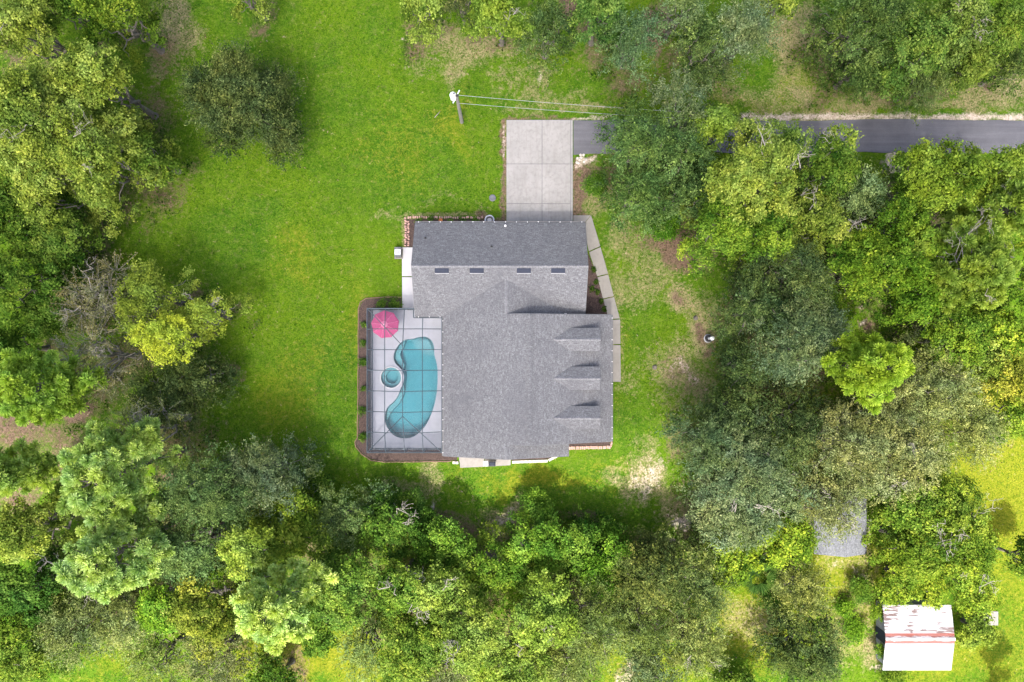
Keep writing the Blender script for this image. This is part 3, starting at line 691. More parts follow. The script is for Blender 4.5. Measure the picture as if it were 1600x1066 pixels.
# ------------------------------------------------------------------ the passing cloud whose shade lies over the house and the upper garden
def build_cloud():
    zc = 430.0
    off = np.array((-hx, -hy)) * zc / math.tan(SUN_EL)
    border = np.array([(-900, 655), (0, 665), (330, 690), (560, 705), (700, 705), (800, 702), (960, 690), (1060, 645), (1230, 590), (1330, 500), (1440, 385), (1700, 330), (2300, 300)])
    xs = np.arange(-1100, 2500, 24.0); ys = np.arange(-1300, 1000, 24.0)
    A, B = np.meshgrid(xs, ys, indexing='ij')
    by = np.interp(A, border[:, 0], border[:, 1])
    d = np.minimum(np.minimum((by - B) , B + 1250), np.minimum(A + 1050, 2450 - A)) / 38.0
    d = d + (vnoise(A, B, 130, 21) - .5) * .7 + (vnoise(A, B, 55, 22) - .5) * .35
    dens = np.clip(d * .5 + .5, 0, 1)
    puff = np.clip(d, 0, 2.2) ** .6 * 9 * (.6 + .8 * vnoise(A, B, 90, 23))
    wx = (A - 800) / S + off[0]; wy = (533 - B) / S + off[1]
    nx, ny = A.shape
    top = np.stack([wx, wy, zc + .3 + puff], -1).reshape(-1, 3); bot = np.stack([wx, wy, zc - .3 - puff * .15], -1).reshape(-1, 3)
    idx = np.arange(nx * ny).reshape(nx, ny)
    q = np.stack([idx[:-1, :-1], idx[1:, :-1], idx[1:, 1:], idx[:-1, 1:]], -1).reshape(-1, 4)
    keep = dens.reshape(-1)[q].max(1) > .001
    q = q[keep]
    me = bpy.data.meshes.new('cloud')
    v = np.r_[top, bot].astype(np.float32); qq = np.r_[q, q[:, ::-1] + nx * ny].astype(np.int32)
    me.vertices.add(len(v)); me.vertices.foreach_set('co', v.ravel())
    me.loops.add(qq.size); me.loops.foreach_set('vertex_index', qq.ravel())
    me.polygons.add(len(qq)); me.polygons.foreach_set('loop_start', np.arange(0, qq.size, 4, dtype=np.int32))
    at = me.attributes.new('vapour', 'FLOAT', 'POINT'); at.data.foreach_set('value', np.r_[dens.ravel(), dens.ravel()].astype(np.float32))
    me.update(calc_edges=True); me.polygons.foreach_set('use_smooth', np.ones(len(qq), dtype=bool))
    m = bpy.data.materials.new('cloud_vapour'); m.use_nodes = True; t = m.node_tree; t.nodes.clear()
    out = N(t, 'ShaderNodeOutputMaterial')
    at = N(t, 'ShaderNodeAttribute', attribute_name='vapour').outputs['Fac']
    n = noise(t, worldco(t), .035, 4)
    a = mathn(t, 'MULTIPLY', remap(t, mathn(t, 'ADD', at, mathn(t, 'MULTIPLY', mathn(t, 'SUBTRACT', n, .5), .35)), .12, .88), .54)
    tr = N(t, 'ShaderNodeBsdfTransparent'); df = N(t, 'ShaderNodeBsdfDiffuse'); df.inputs[0].default_value = (.9, .9, .92, 1)
    tl = N(t, 'ShaderNodeBsdfTranslucent'); tl.inputs[0].default_value = (.9, .9, .92, 1)
    b = N(t, 'ShaderNodeMixShader'); t.links.new(df.outputs[0], b.inputs[1]); t.links.new(tl.outputs[0], b.inputs[2])
    ms = N(t, 'ShaderNodeMixShader'); t.links.new(a, ms.inputs[0]); t.links.new(tr.outputs[0], ms.inputs[1]); t.links.new(b.outputs[0], ms.inputs[2])
    t.links.new(ms.outputs[0], out.inputs[0])
    me.materials.append(m)
    o = bpy.data.objects.new('cloud', me); COL.objects.link(o); o['kind'] = 'structure'
build_cloud()

# ------------------------------------------------------------------ road, driveway, walkways, beds
g = Geo()
xs = np.linspace(896, 2400, 60)
topy = 188 + 1.2 * np.sin(xs / 60.0) + rng.normal(0, .5, len(xs)); boty = 239 + 1.5 * np.sin(xs / 47.0 + 1) + rng.normal(0, .8, len(xs))
topy[0] = 188; boty[0] = 242
g.prism(plan(list(zip(xs, topy)) + list(zip(xs[::-1], boty[::-1]))), -.2, .02)
struct(g.obj('road', M['asphalt']))
g = Geo()       # four poured panels with open joints and a pale apron strip
def panel(g, x0, y0, x1, y1, z=.055, j=.35):
    g.prism(plan([(x0 + j, y1 - j), (x1 - j, y1 - j), (x1 - j, y0 + j), (x0 + j, y0 + j)]), -.2, z)
for x0, x1 in ((791, 847), (847, 891.5)):
    for y0, y1 in ((187.5, 256.5), (256.5, 318.5), (318.5, 352)):
        panel(g, x0, y0, x1, y1)
panel(g, 891.5, 187.5, 895.2, 256.5); panel(g, 891.5, 256.5, 895.2, 352)
struct(g.obj('driveway', M['driveway']))
g = Geo(); g.prism(plan([(791.5, 351.5), (895, 351.5), (895, 188), (791.5, 188)]), -.25, .02); struct(g.obj('driveway_joint_bed', M['gutter']))
g = Geo()
def area2(q): return .5 * np.sum(q[:, 0] * np.roll(q[:, 1], -1) - np.roll(q[:, 0], -1) * q[:, 1])
def slabs(g, quads, z=.05):
    for q in quads:
        q = np.array(q, float); c = q.mean(0); q = c + (q - c) * (1 - .22 / (.5 * math.sqrt(abs(area2(q)))))
        pl = plan([tuple(p) for p in q])
        a = sum(pl[i][0] * pl[(i + 1) % len(pl)][1] - pl[(i + 1) % len(pl)][0] * pl[i][1] for i in range(len(pl)))
        g.prism(pl if a > 0 else pl[::-1], -.2, z)
outer = [(923.5, 336.5), (944, 404), (953, 440), (968, 496)]
inner = [(905, 352), (921, 397), (934, 435), (948, 484)]
slabs(g, [[(895.5, 336.5), (923, 336.5), (911, 352), (895.5, 352)],
          [(923.5, 336.5), (938, 385), (920, 393), (911, 352)],
          [(938.3, 386), (950, 428), (933, 432), (920.3, 394)],
          [(950.3, 429), (959, 463), (942, 467), (933.3, 433)],
          [(959.3, 464), (968.5, 498), (951, 499), (942.3, 468)],
          [(951, 500), (968.8, 499), (969.5, 538), (951, 538)], [(951, 539), (969.5, 539), (970, 597), (951, 597)]])
struct(g.obj('walkway', M['walk']))
g = Geo(); slabs(g, [[(628, 386.5), (647, 386.5), (647, 432), (628.3, 432)], [(628.3, 433), (647, 433), (647, 483), (628.6, 483)]], .07)
struct(g.obj('side_path', M['pad']))
g = Geo(); slabs(g, [[(716, 708), (757, 708), (757, 729.5), (719, 731)], [(757.5, 708), (799, 708), (798, 727), (757.5, 729.3)]], .06)
struct(g.obj('patio', M['patio']))
def flat_sheet(name, pts, mat, z=.03):
    pl = plan(pts)
    a = sum(pl[i][0] * pl[(i + 1) % len(pl)][1] - pl[(i + 1) % len(pl)][0] * pl[i][1] for i in range(len(pl)))
    g = Geo(); g.prism(pl if a > 0 else pl[::-1], -.25, z); return struct(g.obj(name, mat))
BED = [(561, 500), (561.5, 483), (565, 473), (572, 468), (600, 466), (627, 466), (627, 490), (580, 490), (583, 560), (582, 696), (700, 700), (714, 712), (714, 719.5), (690, 719.5), (640, 720), (600, 720.5), (580, 717.5), (566, 708), (557, 697), (556, 691), (560, 684), (561, 600)]
flat_sheet('mulch_bed', BED, M['mulch'], .035)
flat_sheet('mulch_bed', [(637, 343), (762, 343), (790, 345), (790, 352), (650, 352), (650, 386), (633, 386), (633, 343)], M['mulch'], .03)
flat_sheet('mulch_bed', [(919, 397), (934, 435), (949, 492), (949, 500), (910, 500), (910, 390)], M['mulch'], .03)
flat_sheet('mulch_bed', [(885, 688), (953, 684), (953, 696), (889, 698), (885, 712)], M['mulch'], .03)
flat_sheet('mulch_bed', [(799, 708), (884, 706), (868, 715), (850, 717.5), (799, 719)], M['mulch'], .03)

# edging strip round the pool bed
edge = [(627, 464.5), (600, 464.5), (572, 466.5), (563.5, 472), (560, 483), (559.5, 600), (558.5, 684), (554.5, 691), (556, 698), (565, 709.5), (580, 719.5), (600, 722), (640, 721.8), (705, 721)]
g = Geo(); pts = np.array([W(*p) for p in edge]); pts[:, 2] = .05
fine = np.concatenate([np.linspace(pts[i], pts[i + 1], 9)[:-1] for i in range(len(pts) - 1)] + [pts[-1:]])
fine[:, :2] += rng.normal(0, .012, (len(fine), 2))
g.tube(fine, .045, 6)
o = g.obj('garden_edging', M['edge']); recentre(o)
tag(o, 'thin brown edging curb around the mulch bed outside the pool cage', 'edging')

def edging_run(p0, p1, n, wpx, mat, label, group, jitter=.06, gap=.86, name='edging_brick', cat='brick'):
    p0 = W(*p0); p1 = W(*p1); d = p1 - p0; L = np.linalg.norm(d); ang = math.atan2(d[1], d[0])
    for i in range(n):
        c = p0 + d * ((i + .5) / n)
        g = Geo(); g.box((0, 0, .06), (L / n * gap, wpx / S, .12), 0, top=.93)
        o = g.obj(name, mat); o.location = (c[0] + random.gauss(0, jitter * .3), c[1] + random.gauss(0, jitter * .3), .02)
        o.rotation_euler = (0, 0, ang + random.gauss(0, jitter))
        tag(o, label, cat, group)
random.seed(5)
LB = 'pinkish brick laid on the lawn edge along the garage bed'
edging_run((637, 340), (755, 340.5), 34, 3.4, M['brick'], LB, 'bricks edging the garage bed', .08, .70)
edging_run((633.6, 340), (633.6, 385), 16, 3.2, M['brick'], LB, 'bricks edging the garage bed', .10, .70)
edging_run((638.4, 346), (638.4, 385), 14, 2.8, M['brick'], LB, 'bricks edging the garage bed', .10, .70)
edging_run((889, 700.2), (954, 698.6), 20, 5.0, M['brick'], 'pink brick edging the mulch strip at the front porch corner', 'bricks edging the porch corner bed', .05, .85)
edging_run((954, 699), (955.4, 688), 4, 3, M['brick'], 'pink brick edging the mulch strip at the front porch corner', 'bricks edging the porch corner bed', .05, .85)
edging_run((800, 722.2), (856, 720), 9, 4.4, M['stone'], 'pale stone block edging the bed behind the house', 'pale stones edging the rear bed', .03, .95, 'edging_stone', 'stone')
edging_run((857, 719.5), (870, 712.5), 3, 4.0, M['stone'], 'pale stone block edging the bed behind the house', 'pale stones edging the rear bed', .03, .95, 'edging_stone', 'stone')
edging_run((707, 722.5), (716.5, 722.8), 2, 4, M['stone'], 'pale stone block by the patio corner near the pool cage', 'pale stones by the patio corner', .03, .95, 'edging_stone', 'stone')

# ------------------------------------------------------------------ the house
EZ = 2.7
house = thing('house', 'low house with grey shingle roofs and three dormers amid the lawn', 'house', (0, 0, 0))
gx0, gx1, gy0, gy1, gyr, gzr = -9.07, 6.85, 2.34, 11.09, 6.75, 5.2
cw, ce, cr, sl = -6.42, 5.34, -.54, .32
czr = EZ + sl * (cr - cw)                       # 4.70
mr = 1.61; mzr = EZ + sl * (mr - cw)            # 5.44
me_, mez = 9.30, EZ + sl * (mr - cw) - sl * (9.30 - mr)
ys, ys2, yn = -10.78, -9.40, 2.46
def zw(x): return EZ + sl * (x - cw)
def zc_(x): return czr - sl * (x - cr)
def zm(x): return mzr - sl * (x - mr)
yv = gy0 + (czr - EZ) / ((gzr - EZ) / (gyr - gy0))
r = Geo()
T = .16
# garage wing
r.slab([(gx0, gy1, EZ), (gx0, gyr, gzr), (gx1, gyr, gzr), (gx1, gy1, EZ)], T, 0)
r.slab([(gx0, gyr, gzr), (gx0, gy0, EZ), (gx1, gy0, EZ), (gx1, gyr, gzr)], T, 0)
# core and porch wing
r.slab([(cw, gy0, EZ), (cw, ys, EZ), (cr, ys, czr), (cr, yv, czr)], T, 1)
r.slab([(cr, ys2, czr), (mr, ys2, mzr), (mr, yn, mzr), (cr, yn, czr)], T, 1)
r.slab([(cr, yv, czr), (cr, gy0 - .02, czr), (ce, gy0 - .02, EZ)], T, 1)
r.slab([(cr, ys, czr), (ce, ys, EZ), (ce, ys2, EZ), (cr, ys2, czr)], T, 1)
r.slab([(mr, yn, mzr), (mr, ys2, mzr), (me_, ys2, mez), (me_, yn, mez)], T, 1)
roof = r.obj('roof', [M['shin_x'], M['shin_y']], house)
# ridge caps
g = Geo()
def cap(g, a, b, wdt=.13, mi=0):
    a = np.array(a, float); b = np.array(b, float); d = b - a; L = np.linalg.norm(d); n = max(1, int(L / .32)); u = d / L
    s = np.array((-u[1], u[0], 0)); s /= np.linalg.norm(s)
    for i in range(n):
        p = a + d * (i / n); q = a + d * ((i + 1.0) / n); h0 = .022 + random.random() * .008; h1 = h0 - .006
        g.slab([p + s * wdt + (0, 0, -.06 + h0), p + (0, 0, h0 + .02), q + (0, 0, h1 + .02), q + s * wdt + (0, 0, -.06 + h1)][::-1], .02, mi)
        g.slab([p + (0, 0, h0 + .02), p - s * wdt + (0, 0, -.06 + h0), q - s * wdt + (0, 0, -.06 + h1), q + (0, 0, h1 + .02)][::-1], .02, mi)
for a, b in (((gx0, gyr, gzr), (gx1, gyr, gzr)), ((cr, ys2, czr - .06), (cr, ys, czr)), ((cr, yn, czr), (cr, yv, czr))):
    g = Geo(); cap(g, a, b); g.obj('ridge_cap', M['shin_cap'], roof)
g = Geo()
cap(g, (mr, yn - .1, mzr + .05), (mr, ys2 + .1, mzr + .05), .22)
g.obj('ridge_vent', M['shin_x'], roof)
# fascia boards under the gable rakes and eaves
def board(g, a, b, h=.2, t=.03):
    g = Geo()
    a = np.array(a, float); b = np.array(b, float); d = b - a; s = np.array((-d[1], d[0], 0)); s = s / np.linalg.norm(s) * t
    v = [a, b, b + s, a + s]; v = np.array(v); v2 = v - np.array((0, 0, h))
    g.add(np.r_[v, v2], [(0, 1, 2, 3), (7, 6, 5, 4), (0, 4, 5, 1), (1, 5, 6, 2), (2, 6, 7, 3), (3, 7, 4, 0)])
    g.obj('fascia', M['gutter'], house)
for x, sgn in ((gx0, -1), (gx1, 1)):
    for y0, z0, y1, z1 in ((gy0, EZ, gyr, gzr), (gyr, gzr, gy1, EZ)):
        if sgn < 0: board(g, (x - .005, y0, z0 - .02), (x - .005, y1, z1 - .02))
        else: board(g, (x + .005, y1, z1 - .02), (x + .005, y0, z0 - .02))
for a, b in (((me_, yn, mez), (mr, yn, mzr)), ((mr, yn, mzr), (cr, yn, czr))): board(g, (a[0], a[1] + .035, a[2] - .02), (b[0], b[1] + .035, b[2] - .02))
for a, b in (((cw, ys, EZ), (cr, ys, czr)), ((cr, ys, czr), (ce, ys, EZ)), ((cr, ys2, czr), (mr, ys2, mzr)), ((mr, ys2, mzr), (me_, ys2, mez))): board(g, (a[0], a[1] - .035, a[2] - .02), (b[0], b[1] - .035, b[2] - .02))
# walls (outline inset under the eaves, gable ends follow the roofs)
g = Geo()
def wallpoly(pts): g.slab_dir = None; g.poly(pts)
def gable_wall(pts, n, t=.18):
    p = np.array(pts, float); q = p - np.array(n, float) * t; k = len(p)
    g.add(np.r_[p, q], [list(range(k))]); b = g.n - 2 * k
    g.f.append(np.array([list(range(2 * k - 1, k - 1, -1))]) + b); g.tone.append(np.array([.5])); g.mi.append(np.array([0]))
    g.f.append(np.array([(i, i + k, (i + 1) % k + k, (i + 1) % k) for i in range(k)]) + b); g.tone.append(np.full(k, .5)); g.mi.append(np.full(k, 0))
wz = EZ + .02
I = .42
gable_wall([(gx0 + I, gy1 - I, 0), (gx0 + I, gy0 + I, 0), (gx0 + I, gy0 + I, wz), (gx0 + I, gyr, gzr - .2), (gx0 + I, gy1 - I, wz)], (-1, 0, 0))
gable_wall([(gx1 - I, gy0 + I, 0), (gx1 - I, gy1 - I, 0), (gx1 - I, gy1 - I, wz), (gx1 - I, gyr, gzr - .2), (gx1 - I, gy0 + I, wz)], (1, 0, 0))
gable_wall([(gx1 - I - .18, gy1 - I, 0), (gx0 + I + .18, gy1 - I, 0), (gx0 + I + .18, gy1 - I, wz), (gx1 - I - .18, gy1 - I, wz)], (0, 1, 0))
gable_wall([(gx0 + I + .18, gy0 + I, 0), (gx1 - I - .18, gy0 + I, 0), (gx1 - I - .18, gy0 + I, wz), (gx0 + I + .18, gy0 + I, wz)], (0, -1, 0))
gable_wall([(cw + I, gy0 + I - .2, 0), (cw + I, ys + I + .18, 0), (cw + I, ys + I + .18, wz), (cw + I, gy0 + I - .2, wz)], (-1, 0, 0))
gable_wall([(cw + I, ys + I, 0), (ce - .3, ys + I, 0), (ce - .3, ys + I, wz), (cr, ys + I, czr - .2), (cw + I, ys + I, wz)], (0, -1, 0))
gable_wall([(ce - .3, ys + I + .18, 0), (ce - .3, gy0 + I - .2, 0), (ce - .3, gy0 + I - .2, zm(ce) - .25), (ce - .3, ys2 + .3, zm(ce) - .25), (ce - .3, ys2 + .3, wz - .1), (ce - .3, ys + I + .18, wz - .1)], (1, 0, 0))
gable_wall([(cr + .1, ys2 + .28, czr - .3), (mr, ys2 + .28, mzr - .2), (me_ - .3, ys2 + .28, mez - .18), (ce - .3, ys2 + .28, EZ - .3)][::-1], (0, -1, 0))
gable_wall([(cr + .1, yn - .28, czr - .3), (mr, yn - .28, mzr - .2), (me_ - .3, yn - .28, mez - .18), (ce - .3, yn - .28, EZ - .3)], (0, 1, 0))
g.obj('wall', M['siding'], house)
g = Geo(); g.prism([(me_ - .4, ys2 + .3), (me_ - .4, yn - .3), (ce - .28, yn - .3), (ce - .28, ys2 + .3)], -.2, .14); g.obj('porch_floor', M['walk'], house)
for yy in np.linspace(ys2 + .6, yn - .6, 6):
    g = Geo(); g.box((me_ - .55, yy, 1.36), (.16, .16, 2.44)); g.box((me_ - .55, yy, .24), (.24, .24, .2)); g.box((me_ - .55, yy, 2.5), (.24, .24, .16)); g.obj('porch_post', M['white'], house)
def window(c, wd, ht, n, parent=house):
    """framed window with a glass pane, n: outward axis"""
    c = np.array(c, float)
    f = Geo()
    def bx(du, dz, su, sz, dep, out):
        cc = c + np.array((n[0] * out + (-n[1]) * du, n[1] * out + n[0] * du, dz))
        d = (dep, su, sz) if n[0] else (su, dep, sz)
        return cc, d
    for du, dz, su, sz in ((0, ht / 2, wd + .16, .08), (0, -ht / 2, wd + .16, .08), (-wd / 2, 0, .08, ht - .09), (wd / 2, 0, .08, ht - .09), (0, 0, wd - .09, .05)):
        f.box(*bx(du, dz, su, sz, .07, .03))
    fr = f.obj('window', M['white'], parent)
    p = Geo(); p.box(*bx(0, 0, wd - .06, ht - .06, .02, .012)); p.obj('pane', M['glass'], fr)
for y in (-8.3, -5.6, -.6): window((ce - .3, y, 1.6), 1.2, 1.5, (1, 0))
for x in (-4.4, -1.2, 2.6): window((x, ys + I, 1.5), 1.3, 1.3, (0, -1))
for y in (9.0, 5.0): window((gx0 + I, y, 1.6), 1.1, 1.2, (-1, 0))
window((-6.5, gy1 - I, 1.6), 1.4, 1.2, (0, 1)); window((-3.6, gy1 - I, 1.6), 1.4, 1.2, (0, 1))
g = Geo(); g.box((ce - .27, -3.1, 1.15), (.06, 1.0, 2.05)); d = g.obj('front_door', M['darkmetal'], house)
g = Geo(); g.lathe((ce - .2, -2.72, 1.1), [(.0, 0), (.035, .0), (.035, .05), (0, .06)], 8); g.obj('handle', M['grey'], d)
for i, y in enumerate((-8.2, -4.2, -.6)):
    g = Geo(); g.box((cw + I - .03, y, 1.2), (.05, 2.6, 2.1)); g.box((cw + I - .06, y, 1.2), (.03, .08, 2.1)); g.obj('sliding_door', M['glass'], house)
gd = Geo()
for k in range(4): gd.box((2.6, gy1 - I + .03, .36 + k * .56), (4.9, .05, .53))
gd.obj('garage_door', M['white'], house)
# gutters with bright hanger straps
def gutter(a, b, out):
    a = np.array(a, float); b = np.array(b, float); d = b - a; L = np.linalg.norm(d); u = d / L; o = np.array(out, float)
    g = Geo(); c = (a + b) / 2
    dim = lambda l, wd, h: (l, wd, h) if abs(u[0]) > .5 else (wd, l, h)
    g.box(c + o * .075 + (0, 0, -.13), dim(L, .13, .02)); g.box(c + o * .14 + (0, 0, -.06), dim(L, .012, .12)); 
    n = int(L / 1.05)
    for i in range(n + 1):
        p = a + d * ((i + .3) / (n + .6)); g.box(p + o * .075 + (0, 0, .012), dim(.04, .11, .012), mi=1)
    gu = g.obj('gutter', [M['gutter'], M['white']], house)
gutter((gx0, gy1, EZ - .02), (gx1, gy1, EZ - .02), (0, 1, 0))
gutter((me_, ys2, mez - .02), (me_, yn, mez - .02), (1, 0, 0))
gutter((cw, ys, EZ - .02), (cw, gy0 - .15, EZ - .02), (-1, 0, 0))
gutter((gx0, gy0, EZ - .02), (cw - .02, gy0, EZ - .02), (0, -1, 0))
# dormers
for yc, i in ((.14, 0), (-3.41, 1), (-7.03, 2)):
    hw, xf, ze, zr = 1.07, 8.05, 4.08, 4.60
    xb = mr + (mzr - ze) / sl; xr = mr + (mzr - zr) / sl
    wv = Geo(); a = hw - .14; xq = xf - .14; zb = zm(xq) - .1
    xbb = mr + (mzr - ze + .12) / sl
    wv.add([(xq, yc - a, zb), (xq, yc + a, zb), (xq, yc + a, ze), (xq, yc, zr - .12), (xq, yc - a, ze)], [(0, 1, 2, 3, 4)])
    for s_ in (-1, 1):
        t3 = [(xq, yc + s_ * a, zb), (xq, yc + s_ * a, ze - .04), (xbb, yc + s_ * a, ze - .04)]
        wv.add(t3, [(0, 1, 2)] if s_ < 0 else [(2, 1, 0)])
    dm = wv.obj('dormer', M['siding'], house)
    rf = Geo()
    rf.slab([(xf, yc + hw, ze), (xb, yc + hw, ze), (xr, yc, zr), (xf, yc, zr)][::-1][::-1], .09, 0)
    rf.slab([(xf, yc, zr), (xr, yc, zr), (xb, yc - hw, ze), (xf, yc - hw, ze)], .09, 0)
    cap(rf, (xf, yc, zr), (xr + .1, yc, zr), .12, 1)
    rf.obj('dormer_roof', [M['shin_x'], M['shin_cap']], dm)
    window((xq, yc, 3.78), .9, .55, (1, 0), dm)
# vents on the roof
sg = (gzr - EZ) / (gyr - gy0)
for px in (690.5, 745, 818.5, 872):
    c = W(px, 423.3, 4.9); z = EZ + sg * (c[1] - gy0)
    g = Geo(); wv = .63; dy = .20
    y0, y1 = c[1] - dy, c[1] + dy; z0, z1 = EZ + sg * (y0 - gy0), EZ + sg * (y1 - gy0)
    v = [(c[0] - wv, y0, z0 - .02), (c[0] + wv, y0, z0 - .02), (c[0] + wv, y1, z1 - .02), (c[0] - wv, y1, z1 - .02),
         (c[0] - wv, y0, z0 + .15), (c[0] + wv, y0, z0 + .15), (c[0] + wv, y1, z1 + .06), (c[0] - wv, y1, z1 + .06)]
    g.add(v, [(3, 2, 1, 0), (4, 5, 6, 7), (0, 1, 5, 4), (1, 2, 6, 5), (2, 3, 7, 6), (3, 0, 4, 7)])
    ve = g.obj('roof_vent', M['darkmetal'], house)
    f = Geo(); f.box((c[0], y0 - .04, z0 + .0), (wv * 2, .05, .04)); f.obj('flashing', M['grey'], ve)
def zroof(x, y):
    z = -9
    if gx0 <= x <= gx1 and gy0 <= y <= gy1: z = max(z, gzr - sg * abs(y - gyr) if y < gyr else gzr - (gzr - EZ) / (gy1 - gyr) * (y - gyr))
    return z
for px, py, mt, rr, hh in ((664, 371.5, 'black', .07, .3), (768, 385, 'black', .08, .32), (789.5, 353, 'white', .08, .5), (819, 481, 'white', .11, .4)):
    z = 4.0
    for _ in range(6): c = W(px, py, z + .2); z = zroof(c[0], c[1])
    g = Geo(); g.lathe((c[0], c[1], z - .1), [(rr * 1.6, .02), (rr * 1.3, .12), (rr, .14), (rr, hh), (rr * .7, hh), (rr * .7, hh - .06)], 14)
    g.obj('vent_pipe', M[mt], house)

# ------------------------------------------------------------------ pool, deck, enclosure
POOL = [(633, 531), (624, 538), (617.5, 548), (615.3, 558), (617.5, 567), (624, 574), (629, 579.5), (631.5, 589), (630, 599), (626.3, 607), (622.5, 617), (616, 627), (606.5, 635.5), (602.5, 645), (602.2, 659), (606, 669), (613, 678), (621.6, 683), (633, 685), (645.5, 682.5), (655, 676), (665, 665), (673.6, 648), (680, 628.5), (683.3, 606), (684, 586), (682.8, 569), (679, 555), (678.6, 543), (674.5, 532.5), (665, 526.5), (653, 527.5), (643, 530)]
def smooth_loop(pts, n=4):
    p = np.array(pts, float); out = []
    m = len(p)
    for i in range(m):
        p0, p1, p2, p3 = p[i - 1], p[i], p[(i + 1) % m], p[(i + 2) % m]
        for k in range(n):
            t = k / n
            out.append(.5 * (2 * p1 + (p2 - p0) * t + (2 * p0 - 5 * p1 + 4 * p2 - p3) * t * t + (3 * p1 - p0 - 3 * p2 + p3) * t ** 3))
    return np.array(out)
pool_px = smooth_loop(POOL)
poolw = np.array(plan([tuple(p) for p in pool_px]))
def area(p): return .5 * np.sum(p[:, 0] * np.roll(p[:, 1], -1) - np.roll(p[:, 0], -1) * p[:, 1])
if area(poolw) < 0: poolw = poolw[::-1]
spac = W(611.5, 590)[:2]
th = np.linspace(0, 2 * math.pi, 41)[:-1]
spaw = np.c_[spac[0] + .98 * np.cos(th), spac[1] + .98 * np.sin(th)]
def offset_loop(p, d):
    t = np.roll(p, -1, 0) - np.roll(p, 1, 0); t /= np.linalg.norm(t, axis=1)[:, None]
    return p + np.c_[t[:, 1], -t[:, 0]] * d          # outward for a counter-clockwise loop
deck_out = [(-13.72, -10.56), (cw + .44, -10.56), (cw + .44, gy0 + .42), (gx0 + .42, gy0 + .42), (gx0 + .42, 3.16), (-13.72, 3.16)]
DZ = .10
g = Geo(); g.prism(deck_out, -.3, DZ, holes=[[tuple(p) for p in poolw[::-1]], [tuple(p) for p in spaw[::-1]]])
struct(g.obj('pool_deck', M['deck']))
pool = thing('swimming_pool', 'kidney-shaped turquoise pool with rounded sun shelf inside the screen cage', 'pool', (*W(645, 610)[:2], 0))
def ring(g, a, za, b, zb, mi=0):
    n = len(a)
    v = np.r_[np.c_[a, np.full(n, za)], np.c_[b, np.full(n, zb)]]
    g.add(v, [(i, n + i, n + (i + 1) % n, (i + 1) % n)[::-1] for i in range(n)], mi=mi)
g = Geo()
ring(g, poolw, DZ - .005, poolw, -.10, 1)
ring(g, poolw, -.10, offset_loop(poolw, -.10), -1.25, 0)
fl = offset_loop(poolw, -.10)
tri = tessellate_polygon([[Vector((p[0], p[1], 0)) for p in fl]])
def up3(t):
    a, b, c = fl[list(t)]; return (b[0] - a[0]) * (c[1] - a[1]) - (b[1] - a[1]) * (c[0] - a[0]) > 0
g.add(np.c_[fl, np.full(len(fl), -1.25)], [t if up3(t) else (t[0], t[2], t[1]) for t in tri])
g.obj('basin', [M['plaster'], M['tile']], pool)
# sun shelf with steps (upper right lobe) and the benches along the concave side
def pl_(pts, n=4):
    p = np.array(plan([tuple(q) for q in smooth_loop(pts, n)]))
    return p if area(p) > 0 else p[::-1]
for sc_, zt in ((1.0, -.55), (.82, -.40), (.62, -.25)):
    c = np.array((666, 537.0)); pts = [tuple(c + (np.array(q) - c) * sc_) for q in ((643, 531), (653, 528.5), (665, 527.5), (673.5, 533), (677.5, 543), (678, 555), (668, 556), (656, 549), (646, 541))]
    g = Geo(); p = pl_(pts); g.prism([tuple(q) for q in p], -1.24, zt); g.obj('shelf_step', M['plaster'], pool)
g = Geo(); p = pl_([(632, 533), (625, 538.5), (618.5, 548.5), (616.5, 558), (618.5, 566), (625, 572.5), (629, 577), (630.5, 570), (625.5, 560), (624.5, 552), (629, 543)])
g.prism([tuple(q) for q in p], -1.24, -.45); g.obj('bench', M['plaster'], pool)
g = Geo(); p = pl_([(629, 603), (625.5, 612), (621, 621), (614, 630), (607, 636.5), (603.5, 645), (603.5, 657), (607, 650), (612, 642), (620, 634), (627, 623), (630.5, 612)])
g.prism([tuple(q) for q in p], -1.24, -.5); g.obj('bench', M['plaster'], pool)
def water_mat():
    m = bpy.data.materials.new('pool_water'); m.use_nodes = True; t = m.node_tree; t.nodes.clear()
    out = N(t, 'ShaderNodeOutputMaterial')
    tr = N(t, 'ShaderNodeBsdfTransparent'); gl = N(t, 'ShaderNodeBsdfGlossy'); gl.inputs['Roughness'].default_value = .06
    fr = N(t, 'ShaderNodeFresnel'); fr.inputs[0].default_value = 1.33
    n = noise(t, worldco(t), 3.2, 3, .5, .8)
    b = N(t, 'ShaderNodeBump'); b.inputs['Strength'].default_value = .35; b.inputs['Distance'].default_value = .05
    t.links.new(n, b.inputs['Height']); t.links.new(b.outputs[0], gl.inputs['Normal']); t.links.new(b.outputs[0], fr.inputs['Normal'])
    ms = N(t, 'ShaderNodeMixShader'); t.links.new(fr.outputs[0], ms.inputs[0]); t.links.new(tr.outputs[0], ms.inputs[1]); t.links.new(gl.outputs[0], ms.inputs[2])
    va = N(t, 'ShaderNodeVolumeAbsorption'); va.inputs[0].default_value = (.12, .84, .92, 1); va.inputs[1].default_value = .50
    t.links.new(ms.outputs[0], out.inputs[0]); t.links.new(va.outputs[0], out.inputs[1])
    return m
M['water'] = water_mat()
g = Geo(); g.prism([tuple(p) for p in offset_loop(poolw, .02)], -1.4, -.02); g.obj('water', M['water'], pool)
spa = thing('spa', 'small round spa beside the middle of the kidney-shaped pool', 'spa', (*spac, 0))
g = Geo(); g.lathe((*spac, 0), [(.97, -.9), (.97, .14), (.99, .20), (1.10, .20), (1.12, .05)], 40, cap=False)
g.obj('rim', M['rim'], spa)
